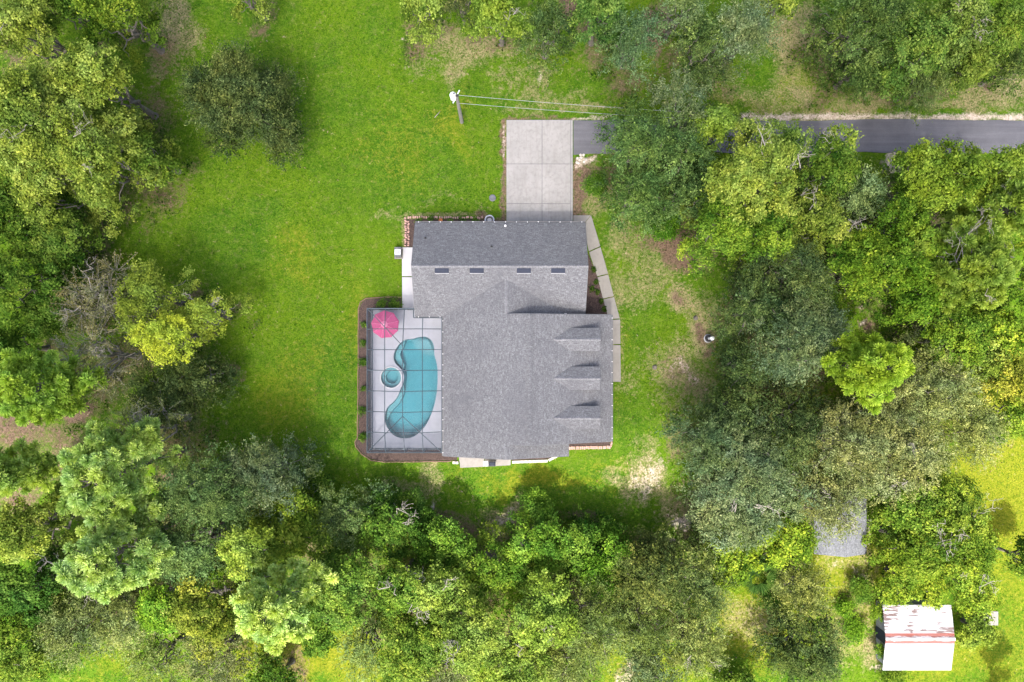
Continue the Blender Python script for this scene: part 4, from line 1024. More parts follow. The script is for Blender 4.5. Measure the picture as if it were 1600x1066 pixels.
g = Geo(); g.lathe((*spac, 0), [(.965, .16), (.96, -.30), (.62, -.32), (.58, -.85), (.0, -.85)], 40, cap=False); g.obj('basin', M['plaster'], spa)
g = Geo(); pr = [(spac[0] + .968 * math.cos(a), spac[1] + .968 * math.sin(a)) for a in th]; g.prism(pr, -.95, .1); g.obj('water', M['water'], spa)

# screen enclosure: hip roof of screen panels on an aluminium frame
cage = thing('pool_enclosure', 'screened pool enclosure with dark hip-roof frame on the left of the house', 'enclosure', (-10.1, -3.7, 0))
CX0, CX1, CY0, CY1 = -13.6, cw - .16, -10.46, 3.06
NX, NY = gx0 - .16, gy0 - .16
hwc = (CX1 - CX0) / 2
def zcage(x, y): return 2.62 + 1.1 * min(1.0, max(0.0, min(x - CX0, CX1 - x, y - CY0, CY1 - y)) / hwc)
def inside(x, y): return not (x > NX + 1e-6 and y > NY + 1e-6)
g = Geo()
def beam(pts, rr=.038): g.tube(np.array(pts, float), rr, 4)
xl = CX0 + np.array((.25, .5, .75)) * (CX1 - CX0); yl = CY1 + (CY0 - CY1) * np.arange(1, 7) / 7.0
for x in xl:
    yy = [y for y in np.linspace(CY0, CY1, 60) if inside(x, y)]
    beam([(x, y, zcage(x, y)) for y in yy])
for y in yl:
    xx = [x for x in np.linspace(CX0, CX1, 40) if inside(x, y)]
    beam([(x, y, zcage(x, y)) for x in xx])
xm = (CX0 + CX1) / 2
for ex, ey in ((CX0, CY0), (CX1, CY0), (CX0, CY1)):
    sx = 1 if ex == CX0 else -1; sy = 1 if ey == CY0 else -1
    beam([(ex + sx * hwc * t_, ey + sy * hwc * t_, zcage(ex + sx * hwc * t_, ey + sy * hwc * t_)) for t_ in np.linspace(0, 1, 12)])
rim = [(CX1, NY), (CX1, CY0), (CX0, CY0), (CX0, CY1), (NX, CY1), (NX, NY), (CX1, NY)]
for a, b in zip(rim[:-1], rim[1:]): beam([(a[0], a[1], 2.62), (b[0], b[1], 2.62)], .05)
for a, b in zip(rim[1:4], rim[2:5]):
    beam([(a[0], a[1], DZ + .04), (b[0], b[1], DZ + .04)], .04); beam([(a[0], a[1], .95), (b[0], b[1], .95)], .03)
posts = [(CX0, y) for y in np.r_[CY1, yl, CY0]] + [(x, CY0) for x in np.r_[xl, CX1]] + [(x, CY1) for x in np.r_[xl[0], xl[1], NX]]
for x, y in posts: beam([(x, y, DZ), (x, y, 2.62)], .045)
g.obj('frame', M['bronze'], cage)
def screen_mat(name, op):
    m = bpy.data.materials.new(name); m.use_nodes = True; t = m.node_tree; t.nodes.clear()
    out = N(t, 'ShaderNodeOutputMaterial'); tr = N(t, 'ShaderNodeBsdfTransparent'); df = N(t, 'ShaderNodeBsdfDiffuse'); df.inputs[0].default_value = (.10, .115, .13, 1)
    n = noise(t, worldco(t), 1.5, 2); op_ = remap(t, n, .3, .7, op * .9, op * 1.1)
    ms = N(t, 'ShaderNodeMixShader'); t.links.new(op_, ms.inputs[0]); t.links.new(tr.outputs[0], ms.inputs[1]); t.links.new(df.outputs[0], ms.inputs[2])
    t.links.new(ms.outputs[0], out.inputs[0]); return m
M['screen'] = screen_mat('insect_screen', .10); M['screen2'] = screen_mat('dense_wall_screen', .62)
g = Geo()
XS = np.unique(np.r_[np.linspace(CX0, CX1, 15), xm, NX]); YS = np.unique(np.r_[np.linspace(CY0, CY1, 29), CY0 + hwc, CY1 - hwc, NY])
for i in range(len(XS) - 1):
    for j in range(len(YS) - 1):
        if inside((XS[i] + XS[i + 1]) / 2, (YS[j] + YS[j + 1]) / 2):
            q = [(XS[i], YS[j]), (XS[i + 1], YS[j]), (XS[i + 1], YS[j + 1]), (XS[i], YS[j + 1])]
            v = [(a, b, zcage(a, b)) for a, b in q]; g.add(v, [(0, 1, 2), (0, 2, 3)])
g.obj('roof_screen', M['screen'], cage)
for a, b in zip(rim[1:4], rim[2:5]):
    g = Geo(); g.poly([(a[0], a[1], DZ), (b[0], b[1], DZ), (b[0], b[1], 2.6), (a[0], a[1], 2.6)]); g.obj('wall_screen', M['screen2'], cage)
dg = Geo()
for x in (-10.0, -9.05): dg.box((x + .02, CY1 - .0, 1.12), (.05, .07, 2.04))
for z in (.14, 1.0, 2.1): dg.box((-9.5, CY1, z), (.9, .06, .05))
dr = dg.obj('screen_door', M['bronze'], cage)
hd = Geo(); hd.box((-9.9, CY1 + .07, 1.05), (.04, .06, .14)); hd.obj('handle', M['grey'], dr)

# umbrella
ux, uy, _ = W(601, 507, 2.35)
um = thing('patio_umbrella', 'open pink patio umbrella in the upper corner of the pool deck', 'umbrella', (ux, uy, DZ))
def pinkcloth():
    m, t, p = newmat('pink_cloth')
    co = N(t, 'ShaderNodeTexCoord').outputs['Object']
    n = noise(t, co, 6, 3)
    t.links.new(mix(t, n, (.27, .045, .115), (.36, .072, .165)), p.inputs['Base Color'])
    p.inputs['Roughness'].default_value = .85; p.inputs['Specular IOR Level'].default_value = .2
    return m
M['pink'] = pinkcloth(); M['pink2'] = plain('pale_pink_vent', (.46, .15, .24), .85, .1, 6)
g = Geo(); K = 9; RU = 1.34
def upt(a, rr): return (ux + rr * math.cos(a), uy + rr * math.sin(a))
prof = [(.14, 2.52), (.5, 2.44), (.95, 2.27), (1.0, 2.08)]
ringv = []
for ri, (fr_, zz) in enumerate(((.20, 2.56), (.55, 2.42), (1.0, 2.12))):
    row = []
    for k in range(K * 4):
        a = k / (K * 4) * 2 * math.pi + .25; q = (k % 4) / 4.0
        sag = math.sin(math.pi * q)
        row.append((*upt(a, RU * fr_ * (1 - .075 * sag * fr_)), zz - .045 * sag * fr_ * (1 if fr_ < 1 else .4)))
    ringv.append(row)
n = K * 4
v = np.array([p for row in ringv for p in row])
f = [(i * n + k, (i + 1) * n + k, (i + 1) * n + (k + 1) % n, i * n + (k + 1) % n) for i in range(2) for k in range(n)]
g.add(v, f)
val = np.array([(p[0], p[1], p[2] - .14) for p in ringv[-1]]); g.add(np.r_[np.array(ringv[-1]), val], [(k, n + k, n + (k + 1) % n, (k + 1) % n) for k in range(n)])
can = g.obj('canopy', M['pink'], um)
g = Geo(); tv = [(*upt(k / K * 2 * math.pi + .25, RU * .25), 2.575) for k in range(K)] + [(ux, uy, 2.68)]
g.add(tv, [(k, (k + 1) % K, K) for k in range(K)]); g.obj('vent_cap', M['pink2'], can)
g = Geo()
for k in range(K):
    a = k / K * 2 * math.pi + .25
    g.tube(np.array([(*upt(a, RU * fr_), zz + .012) for fr_, zz in ((.2, 2.56), (.55, 2.42), (1.0, 2.12))]), .016, 4)
g.obj('rib', M['pink2'], um)
g = Geo(); g.tube(np.array([(ux, uy, DZ), (ux, uy, 2.6)]), .025, 10); g.obj('pole', M['palegrey'], um)
g = Geo(); g.lathe((ux, uy, 2.66), [(.0, -.02), (.03, 0), (.035, .05), (.0, .1)], 10); g.obj('finial', M['white'], um)
g = Geo(); g.lathe((ux, uy, DZ), [(.28, 0), (.28, .06), (.08, .1), (.05, .3), (.0, .3)], 20); g.obj('base', M['grey'], um)

# ------------------------------------------------------------------ small things about the house
c = W(622, 394.5, .5)
ac = thing('air_conditioner', 'pale grey air conditioner box beside the white side path', 'air conditioner', (c[0], c[1], 0))
g = Geo(); g.box((c[0], c[1], .03), (.85, 1.15, .1)); g.obj('pad', M['walk'], ac)
g = Geo(); g.box((c[0], c[1], .42), (.62, .92, .66)); b_ = g.obj('body', M['gutter'], ac)
g = Geo(); g.box((c[0], c[1], .79), (.56, .52, .07)); g.obj('top_panel', M['palegrey'], ac)
g = Geo(); g.lathe((c[0], c[1], .826), [(.2, 0), (.2, .012), (.16, .012), (.16, 0)], 16); g.obj('fan_grille', M['grey'], ac)
c = W(765, 344.5)
hp = thing('hose_pot', 'round white hose pot with coiled dark hose beside the garage eave', 'hose pot', (c[0], c[1], .03))
g = Geo(); g.lathe((c[0], c[1], .02), [(.34, 0), (.44, .3), (.47, .36), (.40, .36), (.36, .25), (.3, .08), (0, .08)], 22); g.obj('pot', M['palegrey'], hp)
g = Geo(); g.tube(np.array([(c[0] + .27 * math.cos(a), c[1] + .27 * math.sin(a), .2 + .012 * a) for a in np.linspace(0, 13, 60)]), .04, 6); g.obj('hose', M['black'], hp)
c = W(769.5, 309.5)
g = Geo(); g.lathe((c[0], c[1], -.03), [(.33, 0), (.33, .07), (.27, .08), (.26, .06), (.0, .06)], 20); o = g.obj('tank_cover', M['gutter']); recentre(o)
tag(o, 'round grey ground cover in the lawn left of the driveway', 'cover')
c = W(1106.5, 529)
lp = thing('garden_lamp', 'short black and white post fixture on bare soil right of the house', 'lamp', (c[0], c[1], 0))
g = Geo(); g.lathe((c[0], c[1], -.06), [(.42, 0), (.42, .07), (.36, .09), (0, .09)], 20); g.obj('base', M['grey'], lp)
g = Geo(); g.lathe((c[0], c[1], 0), [(.34, .02), (.34, .30), (.30, .34), (.1, .34)], 20); g.obj('collar', M['black'], lp)
g = Geo(); g.lathe((c[0], c[1], .3), [(.13, 0), (.13, .9), (.2, .95), (.2, 1.15), (.06, 1.25), (0, 1.26)], 14); g.obj('post', M['white'], lp)
c0 = W(679, 184); c1 = W(687.5, 174.5)
g = Geo(); g.tube(np.array([(*c0[:2], .0), (*((c0 + c1) / 2)[:2] + .03, .04), (*c1[:2], .02)]), [.03, .035, .02], 6); o = g.obj('fallen_stick', M['dead']); recentre(o)
tag(o, 'pale fallen stick on the lawn left of the utility pole', 'stick')
for px, py, lb in ((1087, 497, 'small dark tree stump in a bare patch above the garden lamp'), (1023, 574, 'small dark tree stump on the lawn right of the walkway end')):
    c = W(px, py); g = Geo(); g.lathe((c[0], c[1], -.1), [(.28, 0), (.2, .12), (.16, .3), (.06, .31), (0, .29)], 11); o = g.obj('tree_stump', M['bark']); recentre(o); tag(o, lb, 'stump')
c = W(769, 722.5)
gr = thing('grill', 'black barbecue grill with pale side shelf on the rear patio', 'grill', (c[0], c[1], .06))
g = Geo(); g.box((c[0], c[1], .68), (.72, .5, .3)); g.obj('firebox', M['black'], gr)
g = Geo(); g.box((c[0] + .02, c[1], .88), (.6, .38, .12), top=.8); g.obj('lid', M['darkmetal'], gr)
g = Geo(); g.box((c[0] - .6, c[1], .82), (.45, .46, .04)); g.obj('side_shelf', M['grey'], gr)
for sx in (-.3, .3):
    for sy in (-.2, .2):
        g = Geo(); g.tube(np.array([(c[0] + sx, c[1] + sy, .06), (c[0] + sx, c[1] + sy, .55)]), .025, 6); g.obj('leg', M['black'], gr)
c = W(689, 345.2); g = Geo(); g.lathe((c[0], c[1], .03), [(.12, 0), (.2, .3), (.17, .3), (.13, .22), (0, .22)], 14); o = g.obj('flower_pot', M['terracotta']); recentre(o)
tag(o, 'small orange flower pot in the bed behind the garage', 'flower pot')
c = W(907, 249)
g = Geo()
for _ in range(9):
    a = rng.normal(0, .28, 2); g.lathe((c[0] + a[0], c[1] + a[1], -.06), [(.12, 0), (.15, .06), (.1, .14), (0, .16)], 7)
o = g.obj('rubble_pile', M['stone']); recentre(o); tag(o, 'little heap of pale rubble beside the driveway corner', 'rubble')
c = W(1548, 966)
g = Geo(); g.box((c[0], c[1], .0), (1.35, 1.35, .16)); o = g.obj('concrete_slab', M['patio']); recentre(o); tag(o, 'pale square slab in the grass right of the white metal roof', 'slab')

# utility pole and wires
pb = W(721.5, 190.5); pt = W(713.5, 150, 7.3)
up = thing('utility_pole', 'leaning wooden utility pole with white transformer on the upper lawn', 'utility pole', (pb[0], pb[1], 0))
g = Geo(); g.tube(np.array([pb - (0, 0, .3), pb * .5 + pt * .5, pt + (0, 0, .1)]), [.19, .165, .14], 10); g.obj('post', M['wood'], up)
tc = pt + np.array((-.34, .12, -.9))
g = Geo(); g.lathe(tc, [(.0, 0), (.26, .0), (.29, .05), (.29, .78), (.25, .86), (.0, .9)], 18); tf = g.obj('transformer', M['white'], up)
g = Geo(); g.lathe(tc + (.1, .05, .88), [(.05, 0), (.09, .06), (.05, .1), (.09, .14), (.04, .2), (0, .22)], 10); g.obj('bushing', M['gutter'], tf)
g = Geo(); g.tube(np.array([pt + (-.35, -.55, -.25), pt + (.25, .5, .0)]), .05, 6); g.obj('cross_arm', M['palegrey'], up)
g = Geo(); g.lathe(pt + (.05, 0, .05), [(.1, 0), (.13, .05), (.07, .12), (0, .14)], 10); g.obj('insulator', M['black'], up)
a1 = pt + np.array((.15, .1, -.1)); a2 = pt + np.array((.2, -.45, -.55))
e1 = W(1085, 176, 6.6); e2 = W(1085, 186, 6.1)
for a, e, lb in ((a1, e1, 'upper of the two pale power lines running right from the pole'), (a2, e2, 'lower of the two pale power lines running right from the pole')):
    t_ = np.linspace(0, 1, 24)[:, None]; p = a * (1 - t_) + e * t_; p[:, 2] -= .5 * 4 * t_[:, 0] * (1 - t_[:, 0]) * .5
    g = Geo(); g.tube(p, .014, 5); o = g.obj('power_line', M['grey']); recentre(o); tag(o, lb, 'power line', 'power lines from the pole')

# ------------------------------------------------------------------ sheds at the lower right
def rusty():
    m, t, p = newmat('rusty_white_metal')
    co = worldco(t)
    mp = N(t, 'ShaderNodeMapping'); mp.inputs['Scale'].default_value = (.8, 8.0, 1); t.links.new(co, mp.inputs[0])
    n1 = noise(t, mp.outputs[0], 1.0, 4, .6); n2 = noise(t, co, .45, 2, .5); n3 = noise(t, co, 12, 3)
    sx = N(t, 'ShaderNodeSeparateXYZ'); t.links.new(co, sx.inputs[0])
    yr = W(0, 999, 2.5)[1]
    hy_ = mathn(t, 'SUBTRACT', sx.outputs[1], yr)                     # metres up the slope from the ridge sheet
    north = remap(t, hy_, .1, .4)
    southt = remap(t, hy_, -.2, -1.6, .25, 0)
    mask = mathn(t, 'MULTIPLY', remap(t, mathn(t, 'ADD', mathn(t, 'MULTIPLY', n1, .6), mathn(t, 'MULTIPLY', n2, .62)), .655, .672), mathn(t, 'ADD', north, southt, True))
    c = mix(t, remap(t, n3, .3, .7), (.40, .40, .41), (.50, .50, .51))
    c = mix(t, mathn(t, 'MULTIPLY', mask, .9), c, mix(t, n3, (.075, .042, .038), (.15, .08, .065)))
    mp2 = N(t, 'ShaderNodeMapping'); mp2.inputs['Scale'].default_value = (1.1, .2, 1); t.links.new(co, mp2.inputs[0])
    nb = noise(t, mp2.outputs[0], 1.0, 3, .6)
    band = mathn(t, 'MULTIPLY', remap(t, hy_, -.46, -.42), remap(t, hy_, .56, .52))
    hh = mathn(t, 'ABSOLUTE', mathn(t, 'SUBTRACT', hy_, .06))
    bfac = mathn(t, 'MULTIPLY', band, remap(t, mathn(t, 'ADD', hh, mathn(t, 'MULTIPLY', nb, .55)), .40, .46))
    c = mix(t, mathn(t, 'MULTIPLY', bfac, .92), c, mix(t, n3, (.16, .040, .026), (.30, .085, .060)))
    seam = N(t, 'ShaderNodeTexWave', wave_type='BANDS', bands_direction='Y'); seam.inputs['Scale'].default_value = 1.45; seam.inputs['Distortion'].default_value = .3; t.links.new(co, seam.inputs['Vector'])
    c = mix(t, remap(t, seam.outputs['Fac'], .12, .0, 0, .35), c, (.22, .21, .21))
    t.links.new(c, p.inputs['Base Color']); p.inputs['Roughness'].default_value = .45; p.inputs['Metallic'].default_value = 0.0
    return m
M['rusty'] = rusty()
M['shedwall'] = plain('grey_shed_wall', (.20, .21, .23), .8, .2, 2)
zE, zR = 1.95, 2.5
x0 = W(1379, 1000, zE)[0]; x1 = W(1486, 1000, zE)[0]; yN = W(0, 945.5, zE)[1]; yS = W(0, 1047.5, zE)[1]; yR = W(0, 999, zR)[1]
shed = thing('metal_roof_shed', 'shed with white rust-streaked corrugated metal roof at the bottom right', 'shed', ((x0 + x1) / 2, (yN + yS) / 2, 0))
g = Geo()
for ya, za, yb, zb in ((yS, zE, yR, zR), (yR, zR, yN, zE)):
    nrib = 30; pr = []
    for i in range(nrib * 4 + 1):
        f_ = i / (nrib * 4); k = i % 4
        pr.append((ya + (yb - ya) * f_, za + (zb - za) * f_ + (.035 if k in (1, 2) else 0)))
    v = np.array([(x0, y, z) for y, z in pr] + [(x1, y, z) for y, z in pr]); n = len(pr)
    g.add(v, [(i, n + i, n + i + 1, i + 1) for i in range(n - 1)])
    v2 = v - np.array((0, 0, .05)); g.add(v2, [(i + 1, n + i + 1, n + i, i) for i in range(n - 1)])
g.box(((x0 + x1) / 2, yR, zR + .05), (x1 - x0 + .04, .34, .05))
g.obj('roof', M['rusty'], shed)
g = Geo()
xa, xb2, ya, yb = x0 + .42, x1 - .25, yS + .25, yN - .25
for v in ([(xa, ya, 0), (xb2, ya, 0), (xb2, ya, zE), (xa, ya, zE)], [(xb2, yb, 0), (xa, yb, 0), (xa, yb, zE), (xb2, yb, zE)], [(xb2, ya, 0), (xb2, yb, 0), (xb2, yb, zE), (xb2, yR, zR - .04), (xb2, ya, zE)], [(xa, yb, 0), (xa, ya, 0), (xa, ya, zE), (xa, yR, zR - .04), (xa, yb, zE)]): g.poly(v)
g.obj('wall', M['shedwall'], shed)
g = Geo(); g.box((xa - .03, yR - .3, 1.0), (.05, 1.1, 1.95)); d = g.obj('door', M['darkmetal'], shed)
# lean-to clutter along its left wall
c = W(1372, 985); g = Geo(); 
for k in range(5): g.box((c[0] + .05 * k, c[1] + .1 * (k % 2), .08 + .07 * k), (.3, 2.3 - .2 * k, .06), .02 * k)
o = g.obj('plank_stack', M['edge']); recentre(o); tag(o, 'stack of brown planks along the left wall of the metal-roofed shed', 'planks')
# grey shingled shed
zE, zR = 2.3, 3.2
xl_, xr_ = W(1272, 0, zE)[0], W(1354, 0, zE)[0]; xm_ = W(1321, 0, zR)[0]; yb_ = W(0, 866, zE)[1]; yt_ = W(0, 778, zE)[1]
s2 = thing('shingled_shed', 'small grey shingled shed half hidden under mossy oaks at the right', 'shed', ((xl_ + xr_) / 2, (yb_ + yt_) / 2, 0))
g = Geo(); g.slab([(xl_, yt_, zE), (xl_, yb_, zE), (xm_, yb_, zR), (xm_, yt_, zR)], .1); g.slab([(xm_, yt_, zR), (xm_, yb_, zR), (xr_, yb_, zE), (xr_, yt_, zE)], .1)
cap(g, (xm_, yb_, zR), (xm_, yt_, zR), .12); g.obj('roof', M['shin_shed'], s2)
g = Geo(); q = .2
for v in ([(xl_ + q, yb_ + q, 0), (xr_ - q, yb_ + q, 0), (xr_ - q, yb_ + q, zE), (xm_, yb_ + q, zR - .12), (xl_ + q, yb_ + q, zE)], [(xr_ - q, yt_ - q, 0), (xl_ + q, yt_ - q, 0), (xl_ + q, yt_ - q, zE), (xm_, yt_ - q, zR - .12), (xr_ - q, yt_ - q, zE)],
          [(xr_ - q, yb_ + q, 0), (xr_ - q, yt_ - q, 0), (xr_ - q, yt_ - q, zE), (xr_ - q, yb_ + q, zE)], [(xl_ + q, yt_ - q, 0), (xl_ + q, yb_ + q, 0), (xl_ + q, yb_ + q, zE), (xl_ + q, yt_ - q, zE)]): g.poly(v)
g.obj('wall', M['siding'], s2)
g = Geo(); g.box((xm_, yb_ + q - .03, 1.0), (1.0, .05, 1.95)); g.obj('door', M['shedwall'], s2)

# ------------------------------------------------------------------ trees
def unit(v): return v / (np.linalg.norm(v, axis=-1, keepdims=True) + 1e-9)

def leaves(g, pos, nrm, size, ratio, tone, R, along=None):
    """one diamond-shaped leaf or leaf spray per point"""
    n = len(pos)
    t = R.normal(size=(n, 3)) if along is None else along + R.normal(size=(n, 3)) * .45
    t = unit(t - (t * nrm).sum(1, keepdims=True) * nrm)
    b = np.cross(nrm, t)
    L = (size * (.45 + 1.1 * R.random(n) ** 1.4))[:, None] * .5; Wd = L * ratio
    v = np.stack([pos - t * L, pos + b * Wd + nrm * L * .15, pos + t * L, pos - b * Wd + nrm * L * .15], 1).reshape(-1, 3)
    f = np.arange(n * 4).reshape(-1, 4)
    g.add(v, f, tone)

def limb(g, a, b, r0, r1, R, wob=.12, n=5, k=5):
    a = np.array(a, float); b = np.array(b, float); L = np.linalg.norm(b - a)
    t = np.linspace(0, 1, n)[:, None]
    p = a + (b - a) * t + R.normal(size=(n, 3)) * wob * L * np.sin(t * math.pi) * .5
    p[:, 2:] += np.sin(t * math.pi) * L * .06
    g.tube(p, np.linspace(r0, r1, n), k)
    return p

def bare_branches(out, R, rad, z0, z1, n, dome):
    """bleached dead limbs that break through the crown, each a piece of its own"""
    for _ in range(n):
        g = Geo()
        a = R.random() * 2 * math.pi; r = rad * (.1 + .75 * R.random())
        base = np.array((r * .6 * math.cos(a), r * .6 * math.sin(a), 0)); base[2] = dome(np.linalg.norm(base[:2])) - .7
        b = a + R.normal(0, .8); d = np.array((math.cos(b), math.sin(b), .38)); L = rad * (.25 + .3 * R.random())
        p = limb(g, base, base + d * L, .042, .014, R, .45, 8, 4)
        for q in p[2:]:
            for _k in range(int(R.integers(1, 3))):
                sd = R.choice((-1, 1)); c2 = b + sd * (.4 + .5 * R.random())
                e = q + np.array((math.cos(c2), math.sin(c2), .15 + .3 * R.random())) * L * (.22 + .3 * R.random())
                w_ = limb(g, q, e, .018, .007, R, .4, 5, 3)
                c3 = c2 + R.normal(0, .6); limb(g, w_[3], w_[3] + np.array((math.cos(c3), math.sin(c3), .2)) * L * .16, .010, .005, R, .3, 3, 3)
        out.append(g)

def make_tree(kind, rad, ht, seed, dens=1.0, dead=0):
    R = np.random.default_rng(seed)
    crown, wood, bare = Geo(), Geo(), []
    if kind == 'P':
        z0 = ht * .52; z1 = ht
        wood.tube(np.array([(0, 0, -.2), (R.normal(0, .1), R.normal(0, .1), ht * .5), (R.normal(0, .15), R.normal(0, .15), ht * .97)]), [.26, .19, .06], 8)
        nb = int(22 + 5.0 * rad)
        pom = []
        for i in range(nb):
            f_ = (i + .5) / nb; z = z0 + (z1 - z0) * f_ ** .8
            L = rad * (1.02 - .80 * f_ ** 1.5) * (.58 + .56 * R.random()); a = i * 2.39996 + R.normal(0, .3)
            tip = np.array((math.cos(a) * L, math.sin(a) * L, z + L * (.10 + .22 * R.random())))
            p = limb(wood, (0, 0, z - .35), tip, .07, .02, R, .16, 6, 4)
            m = max(3, int(1.9 * L * dens))
            for j in range(m):
                s_ = 1 - .68 * (j / m) ** 1.1 if j else 1.0
                q = p[0] + (tip - p[0]) * s_
                side = np.array((-math.sin(a), math.cos(a), 0)) * R.normal(0, .42) * (1.3 if j else .3)
                pom.append((q + side + (0, 0, .12 + .12 * R.random()), unit(np.array((math.cos(a) * .6, math.sin(a) * .6, .75)) + R.normal(0, .2, 3))))
        for c, ax in pom:
            nn = int(R.integers(150, 190)); pr = .50 + .22 * R.random()
            d = unit(R.normal(size=(nn, 3)) + ax * .9)
            d[:, 2] = np.abs(d[:, 2]) * .8 + .05 * d[:, 2]
            d = unit(d)
            L = pr * (.55 + .55 * R.random(nn))[:, None]
            sd = unit(np.cross(d, R.normal(size=(nn, 3)))) * .040
            o_ = c + d * pr * .12
            tip = c + d * L + np.array((0, 0, -.10)) * L
            v = np.stack([o_ + sd * .6, o_ - sd * .6, tip - sd, tip + sd], 1).reshape(-1, 3)
            ct = R.normal(.5, .14)
            crown.add(v, np.arange(nn * 4).reshape(-1, 4), np.clip(ct + R.normal(0, .14, nn), 0, 1))
        dome = lambda r: z0 + (z1 - z0) * math.sqrt(max(0, 1 - (r / rad) ** 2)) * .85
        if dead: bare_branches(bare, R, rad, z0, z1, dead, dome)
        return crown, wood, bare
    spray = kind in 'OBMS'
    z0 = ht * (.24 if spray else .27); z1 = ht
    squash = (z1 - z0)
    dome = lambda r: z0 + squash * math.sqrt(max(0.02, 1 - (min(r, rad) / rad) ** 2))
    lobe_r = {'O': 1.25, 'B': 1.35, 'M': 1.3, 'S': 1.2, 'G': 1.45, 'Y': 1.4, 'F': 1.25}[kind]
    lobe_r = min(lobe_r, rad * .48)
    # lobes scattered over a dome, uneven outline
    nl = int(max(5, 1.9 * (rad / lobe_r) ** 2))
    ph = R.random(3) * 6.28
    def outline(a): return 1 + .13 * math.sin(2 * a + ph[0]) + .10 * math.sin(3 * a + ph[1]) + .07 * math.sin(5 * a + ph[2])
    lobes = []
    for i in range(nl):
        u = (i + .5) / nl; a = i * 2.39996 + R.normal(0, .35)
        r = (rad * outline(a) - lobe_r * .75) * math.sqrt(u) * (.9 + .2 * R.random())
        z = dome(r * .93) - lobe_r * (.45 + 1.25 * R.random())
        z = max(z, z0 * .8)
        lobes.append((np.array((r * math.cos(a), r * math.sin(a), z)), lobe_r * (.72 + .5 * R.random())))
    lobes = [l for l in lobes if R.random() > .10]
    # skirt lobes lower down round the rim
    for i in range(int(nl * .45)):
        a = R.random() * 6.28; r = rad * outline(a) * (.62 + .25 * R.random())
        lobes.append((np.array((r * math.cos(a), r * math.sin(a), z0 + squash * .25 * R.random())), lobe_r * (.7 + .4 * R.random())))
    fork = np.array((R.normal(0, .1), R.normal(0, .1), z0 * .75))
    tr = .05 * rad + .12
    wood.tube(np.array([(0, 0, -.2), (0, 0, .25), fork * .6, fork]), [tr * 1.5, tr, tr * .85, tr * .7], 8)
    mains = []
    for i in range(6):
        a = i * 6.28 / 6 + R.normal(0, .3); e = np.array((math.cos(a) * rad * .42, math.sin(a) * rad * .42, z0 + squash * .45))
        mains.append(limb(wood, fork, e, tr * .5, tr * .22, R, .14, 6, 6))
    for c, lr in lobes:
        best = min((p for m_ in mains for p in m_[2:]), key=lambda p: np.linalg.norm(p - c))
        p = limb(wood, best, c + (0, 0, lr * .3), tr * .2, .025, R, .2, 5, 4)
    lsz = {'O': .17, 'B': .17, 'M': .16, 'S': .16, 'G': .19, 'Y': .19, 'F': .18}[kind]
    rat = {'O': .48, 'B': .45, 'M': .48, 'S': .45, 'G': .62, 'Y': .62, 'F': .55}[kind]
    for c, lr in lobes:
        lt = R.normal(0, .11)
        if spray:
            ns = int({'O': 17, 'B': 18, 'M': 17, 'S': 7}[kind] * lr * lr * dens) + 3
            for _ in range(ns):
                d = unit(R.normal(size=3)); d[2] = abs(d[2]) * .95 - .18; d = unit(d)
                L = .85 + .65 * R.random(); st = c + d * lr * (.35 + .35 * R.random()) * np.array((1, 1, .8))
                end = st + d * L + np.array((R.normal(0, .25), R.normal(0, .25), R.normal(-.05, .18)))
                m = int(R.integers(34, 46))
                t = R.random(m)[:, None] ** .8
                p = st + (end - st) * t + R.normal(size=(m, 3)) * np.array((.12, .12, .07)) * (.5 + t)
                n = unit(np.array((0, 0, 1.)) * .75 + d * .35 + R.normal(size=(m, 3)) * .55)
                leaves(crown, p, n, lsz, rat, np.clip(.46 + lt + R.normal(0, .10) + R.normal(0, .17, m), 0, 1), R, np.tile(d, (m, 1)))
                if kind in 'SM' and R.random() < (.9 if kind == 'S' else .12):
                    wood.tube(np.array([st - d * .3, (st + end) / 2 + R.normal(0, .06, 3), end]), [.018, .013, .006], 3)
        else:
            nc = int({'G': 12, 'Y': 12, 'F': 10}[kind] * lr * lr * dens) + 3
            for _ in range(nc):
                d = unit(R.normal(size=3)); d[2] = abs(d[2]) * 1.0 - .2; d = unit(d)
                cr_ = .30 + .22 * R.random()
                cc = c + d * lr * (.70 + .38 * R.random()) * np.array((1, 1, .85))
                m = int(R.integers(50, 72))
                o_ = R.normal(size=(m, 3)) * np.array((1, 1, .6)) * cr_ * .54
                n = unit(np.array((0, 0, 1.)) * .8 + d * .25 + o_ * 1.1 + R.normal(size=(m, 3)) * .45)
                leaves(crown, cc + o_, n, lsz, rat, np.clip(.47 + lt + R.normal(0, .12) + R.normal(0, .16, m), 0, 1), R)
    if dead: bare_branches(bare, R, rad, z0, z1, dead, dome)
    return crown, wood, bare

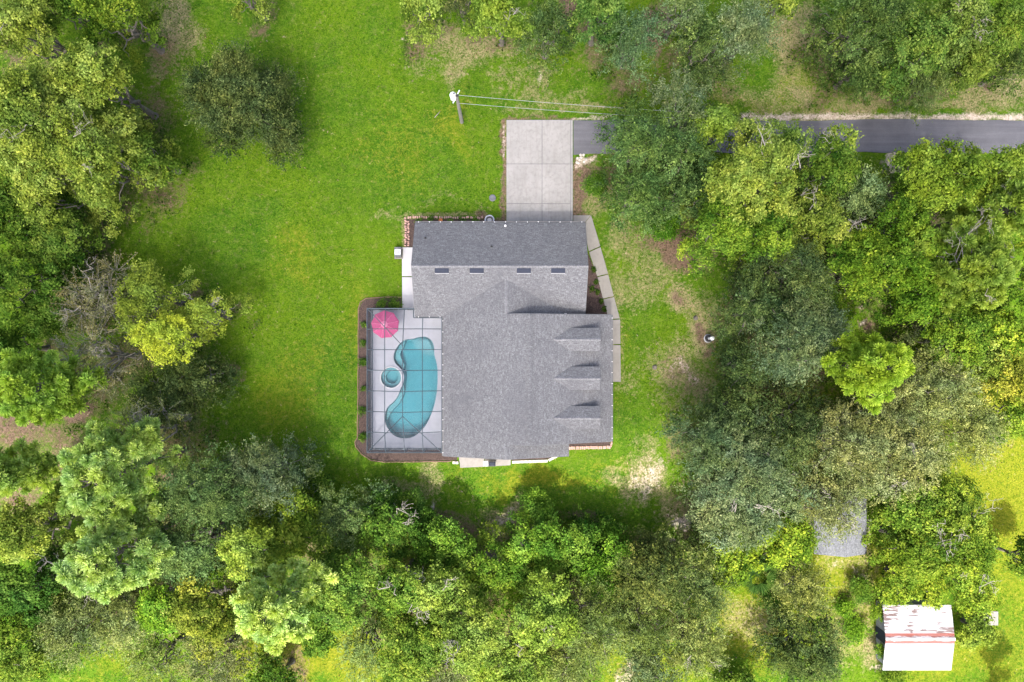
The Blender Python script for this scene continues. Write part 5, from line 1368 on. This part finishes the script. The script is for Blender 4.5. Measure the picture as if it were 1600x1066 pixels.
def undergrowth():
    R = np.random.default_rng(77); g = Geo()
    n = 9000
    x = R.uniform(-52, 52, n); y = R.uniform(-36, 36, n)
    ix = np.searchsorted(gx, x).clip(0, len(gx) - 1); iy = np.searchsorted(gy, y).clip(0, len(gy) - 1)
    m = (litter[ix, iy] > .42) & (vnoise(x, y, 2.6, 31) > .42) & ((1 - sunny[ix, iy]) > R.random(n) * .9)
    px, py = x * S + 800, 533 - y * S
    m &= ~((px > 880) & (py > 175) & (py < 250)) & ~((px > 1262) & (px < 1364) & (py > 765) & (py < 876)) & ~((px > 1366) & (px < 1495) & (py > 935) & (py < 1055))
    m &= ~((px > 320) & (px < 430) & (py > 90) & (py < 210)) & ~((px > 545) & (px < 985) & (py > 325) & (py < 735))
    x, y = x[m], y[m]
    for a, b in zip(x, y):
        k = int(R.integers(14, 24)); h = .25 + .9 * R.random() ** 2
        o_ = R.normal(size=(k, 3)) * np.array((.32, .32, .22)); c = np.array((a, b, h)) + o_
        c[:, 2] = np.maximum(c[:, 2], .05)
        nn = unit(np.array((0, 0, 1.)) + R.normal(size=(k, 3)) * .5)
        leaves(g, c, nn, .24, .6, np.clip(.4 + R.normal(0, .14) + R.normal(0, .15, k), 0, 1), R)
    o = g.obj('undergrowth', M['leaf_G']); o['kind'] = 'stuff'
    o['label'] = 'low leafy undergrowth on the wood floor'; o.color = (.85, .8, .9, 1)
undergrowth()

KIND = {'O': ('oak_tree', 'dark oaks around the garden'), 'B': ('oak_tree', 'grey-green oaks around the garden'), 'M': ('oak_tree', 'mossy olive oaks around the garden'),
        'G': ('broadleaf_tree', 'green broadleaf trees around the garden'), 'Y': ('broadleaf_tree', 'yellow-green broadleaf trees around the garden'),
        'P': ('pine_tree', 'pines around the garden'), 'S': ('bare_tree', 'thin half-bare trees'), 'F': ('yellow_tree', 'yellow-leaved trees at the left lawn border')}
def scatter_ground():
    R = np.random.default_rng(91)
    def pick(n, wfun):
        x = R.uniform(-51, 51, n); y = R.uniform(-35, 35, n)
        ix = np.searchsorted(gx, x).clip(0, len(gx) - 1); iy = np.searchsorted(gy, y).clip(0, len(gy) - 1)
        px, py = x * S + 800, 533 - y * S
        ok = ~((px > 553) & (px < 974) & (py > 333) & (py < 733)) & ~((px > 786) & (px < 900) & (py > 183) & (py < 345)) & ~((px > 890) & (py > 184) & (py < 244))
        ok &= ~((px > 1266) & (px < 1360) & (py > 772) & (py < 872)) & ~((px > 1368) & (px < 1492) & (py > 938) & (py < 1052))
        ok &= R.random(n) < wfun(ix, iy)
        return x[ok], y[ok], Z[ix[ok], iy[ok]]
    # fallen leaves, bark and twigs on the bare patches
    x, y, z = pick(90000, lambda i, j: np.clip(attrs['dirt'][i, j] * .7 + attrs['dry'][i, j] * .35 + attrs['sand'][i, j] * .35 + .015, 0, 1) * .5)
    n = len(x); g = Geo()
    p = np.c_[x, y, z + .03 + .04 * R.random(n)]
    nn = unit(np.array((0, 0, 1.)) + R.normal(size=(n, 3)) * .35)
    leaves(g, p, nn, .19, .38, np.clip(R.normal(.45, .25, n), 0, 1), R)
    o = g.obj('leaf_litter', leaf_mat('fallen_leaves', (.040, .026, .016), (.12, .085, .050), (.30, .235, .16), .05)); o['kind'] = 'stuff'
    o['label'] = 'fallen leaves and twigs on the bare ground'
    # grass tufts
    x, y, z = pick(130000, lambda i, j: np.clip(1 - 1.1 * attrs['dirt'][i, j] - attrs['sand'][i, j], 0, 1) * (1 - litter[i, j] * .8))
    n = len(x); g = Geo()
    yl = attrs['yellow'][np.searchsorted(gx, x).clip(0, len(gx) - 1), np.searchsorted(gy, y).clip(0, len(gy) - 1)]
    for k in range(2):
        a = R.random(n) * 6.283; L = .10 + .13 * R.random(n); b = np.c_[x + R.normal(0, .04, n), y + R.normal(0, .04, n), z - .01]
        d = np.c_[np.cos(a) * L, np.sin(a) * L, .05 + .09 * R.random(n)]; w_ = np.c_[-np.sin(a), np.cos(a), np.zeros(n)] * .03
        v = np.stack([b - w_, b + w_, b + d], 1).reshape(-1, 3)
        g.add(v, np.arange(n * 3).reshape(-1, 3), np.clip(R.normal(.40, .18, n) + yl * .35, 0, 1))
    o = g.obj('grass', leaf_mat('grass_blades', (.012, .060, .003), (.060, .150, .008), (.24, .26, .030), .25)); o['kind'] = 'stuff'
    o['label'] = 'short grass tufts of the lawn'
scatter_ground()

def make_shrub(rad, ht, seed, lsz=.13):
    R = np.random.default_rng(seed); cr_, wd = Geo(), Geo()
    nst = max(4, int(7 * rad / .4))
    for i in range(nst):
        a = i * 2.4 + R.normal(0, .3); r = rad * .75 * math.sqrt((i + .5) / nst)
        e = np.array((r * math.cos(a), r * math.sin(a), ht * (1 - .45 * (r / rad) ** 2) * (.75 + .3 * R.random())))
        limb(wd, (0, 0, -.05), e, .022, .008, R, .15, 5, 4)
        for _ in range(max(2, int(5 * rad / .5))):
            m = int(R.integers(26, 40)); c = e + R.normal(size=3) * np.array((.2, .2, .14)) * min(1.6, rad / .45) - (0, 0, .05)
            o_ = R.normal(size=(m, 3)) * np.array((.13, .13, .08)) * min(1.6, .6 + rad / 1.0)
            n = unit(np.array((0, 0, 1.)) + R.normal(size=(m, 3)) * .5)
            leaves(cr_, c + o_, n, lsz * min(1.4, .75 + rad * .4), .55, np.clip(.48 + R.normal(0, .12) + R.normal(0, .16, m), 0, 1), R)
    return cr_, wd
def shrub(px, py, rpx, ht, label, group=None, mat='leaf_G', tint=(1, 1, 1), seed=0, name='shrub', cat='shrub'):
    c = W(px, py, ht * .7); t = thing(name, label, cat, (c[0], c[1], 0), group)
    a, b = make_shrub(rpx / S, ht, seed)
    for part, gg, mt in (('foliage', a, M[mat]), ('stem', b, M['bark'])):
        me = gg.mesh(part); me.materials.append(mt); o = bpy.data.objects.new(part, me); COL.objects.link(o); o.parent = t
        if part == 'foliage': o.color = (*tint, 1)
shrub(595, 474, 6, .7, 'left one of two green plants in the mulch above the pool cage', seed=1)
shrub(616, 475, 6.5, .7, 'right one of two green plants in the mulch above the pool cage', seed=2)
for k, yy in enumerate((508, 538, 566, 606, 642, 682)):
    shrub(567.5, yy, 3.6 + (k % 3), .45, 'low green plant in the mulch strip along the left side of the pool cage', 'plants along the pool cage', seed=10 + k, tint=(.85, .9, .9))
for k, xx in enumerate((655, 672, 704, 722, 742)):
    shrub(xx, 345.6, 3.4 + (k % 2), .5, 'small plant in the dark bed along the garage eave', 'plants in the garage bed', seed=20 + k)
for k, (xx, yy) in enumerate(((927, 421), (931, 440), (934, 456), (939, 471), (944, 483), (925, 452))):
    shrub(xx, yy, 2.2, .3, 'tiny dark plant in the triangular bed beside the walkway', 'plants in the triangular bed', seed=30 + k, tint=(.6, .6, .7))
shrub(1348, 922, 15, 1.6, 'dark green shrub in dry grass between the grey shed and the dark round oak', seed=41, tint=(.9, .9, .8))
shrub(1395, 1054, 15, 1.5, 'shrub at the bottom edge below the white metal roof', seed=42, tint=(1.1, 1, .8))
shrub(1378, 1016, 9, 1.8, 'tall weedy shrub against the left wall of the metal-roofed shed', seed=43, tint=(1.1, 1.1, .9))
shrub(1373, 955, 10, 1.8, 'bush at the upper left corner of the white metal roof', seed=44, tint=(1.3, 1.2, .8))
shrub(1336, 985, 15, 1.1, 'bright low bush between the dark round oak and the metal-roofed shed', seed=45, tint=(1.25, 1.3, .8))
shrub(1322, 950, 12, 1.0, 'small light green bush right of the grey-olive tree', seed=46, tint=(1.3, 1.3, .8))
shrub(1040, 352, 20, 1.8, 'bright green bush under the trees above the dirt patch', seed=47, tint=(.9, 1.15, .7))
shrub(931, 291, 13, 1.1, 'small green bush right of the driveway in dry grass', seed=48, tint=(.9, 1.05, .8))
shrub(1205, 935, 12, 1.6, 'glossy dark shrub left of the grey-olive tree', seed=49, tint=(.7, .95, .8))

def make_palm(px, py, ht, label, seed, loc_r=1.9):
    R = np.random.default_rng(seed); c = W(px, py, ht); t = thing('palm_tree', label, 'palm', (c[0], c[1], 0))
    g = Geo(); g.tube(np.array([(0, 0, -.1), (.05, 0, ht * .5), (0, 0, ht)]), [.2, .16, .15], 8); g.obj('trunk', M['bark'], None).parent = t
    for i in range(20):
        f = Geo(); a = i * 2.39996; el = .95 - 1.15 * (i / 20); st = np.array((0, 0, ht))
        d = np.array((math.cos(a) * math.cos(el), math.sin(a) * math.cos(el), math.sin(el))); L = loc_r * (.45 + .1 * R.random())
        hub = st + d * L - (0, 0, .1); f.tube(np.array([st, (st + hub) / 2 + (0, 0, .06), hub]), [.03, .022, .018], 4)
        for q in np.linspace(-1.2, 1.2, 11):
            dd = np.array((math.cos(a + q) , math.sin(a + q), math.sin(el) - .28)); dd /= np.linalg.norm(dd)
            ll = loc_r * .62 * (1 - .25 * abs(q)); sd = np.array((-math.sin(a + q), math.cos(a + q), 0)) * .07
            m_ = hub + dd * ll * .55; tip = hub + dd * ll - (0, 0, .12 * ll)
            f.add([hub, m_ - sd, tip, m_ + sd], [(0, 1, 2, 3)], [np.clip(.5 + R.normal(0, .2), 0, 1)])
        me = f.mesh('frond'); me.materials.append(M['palm']); o = bpy.data.objects.new('frond', me); COL.objects.link(o); o.parent = t
make_palm(1184, 898, 4.5, 'spiky dark green palm between olive green trees at the lower right', 61, 1.9)

SZ = 0
for i, (kd, tx, ty, tr, th_, lb, op) in enumerate(TREES):
    zm_ = th_ * (.80 if kd == 'P' else .68)
    c = W(tx, ty, zm_); rad = tr * (1 - zm_ / H) / S
    nm, grp = KIND[kd]
    t = thing(nm, lb, 'tree', (c[0], c[1], 0), grp)
    cg, wg, bg_ = make_tree(kd, rad, th_, 100 + i, op.get('n', 1.0), op.get('dead', 0))
    for part, gg, mt in [('crown', cg, M['leaf_' + kd]), ('trunk', wg, M['dead'] if kd == 'S' else M['bark'])] + [('dead_branch', q, M['dead']) for q in bg_]:
        if not gg.v: continue
        me = gg.mesh(part); me.materials.append(mt)
        o = bpy.data.objects.new(part, me); COL.objects.link(o); o.parent = t
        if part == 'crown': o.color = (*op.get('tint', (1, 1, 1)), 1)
        SZ += len(me.polygons)
print('tree faces', SZ)
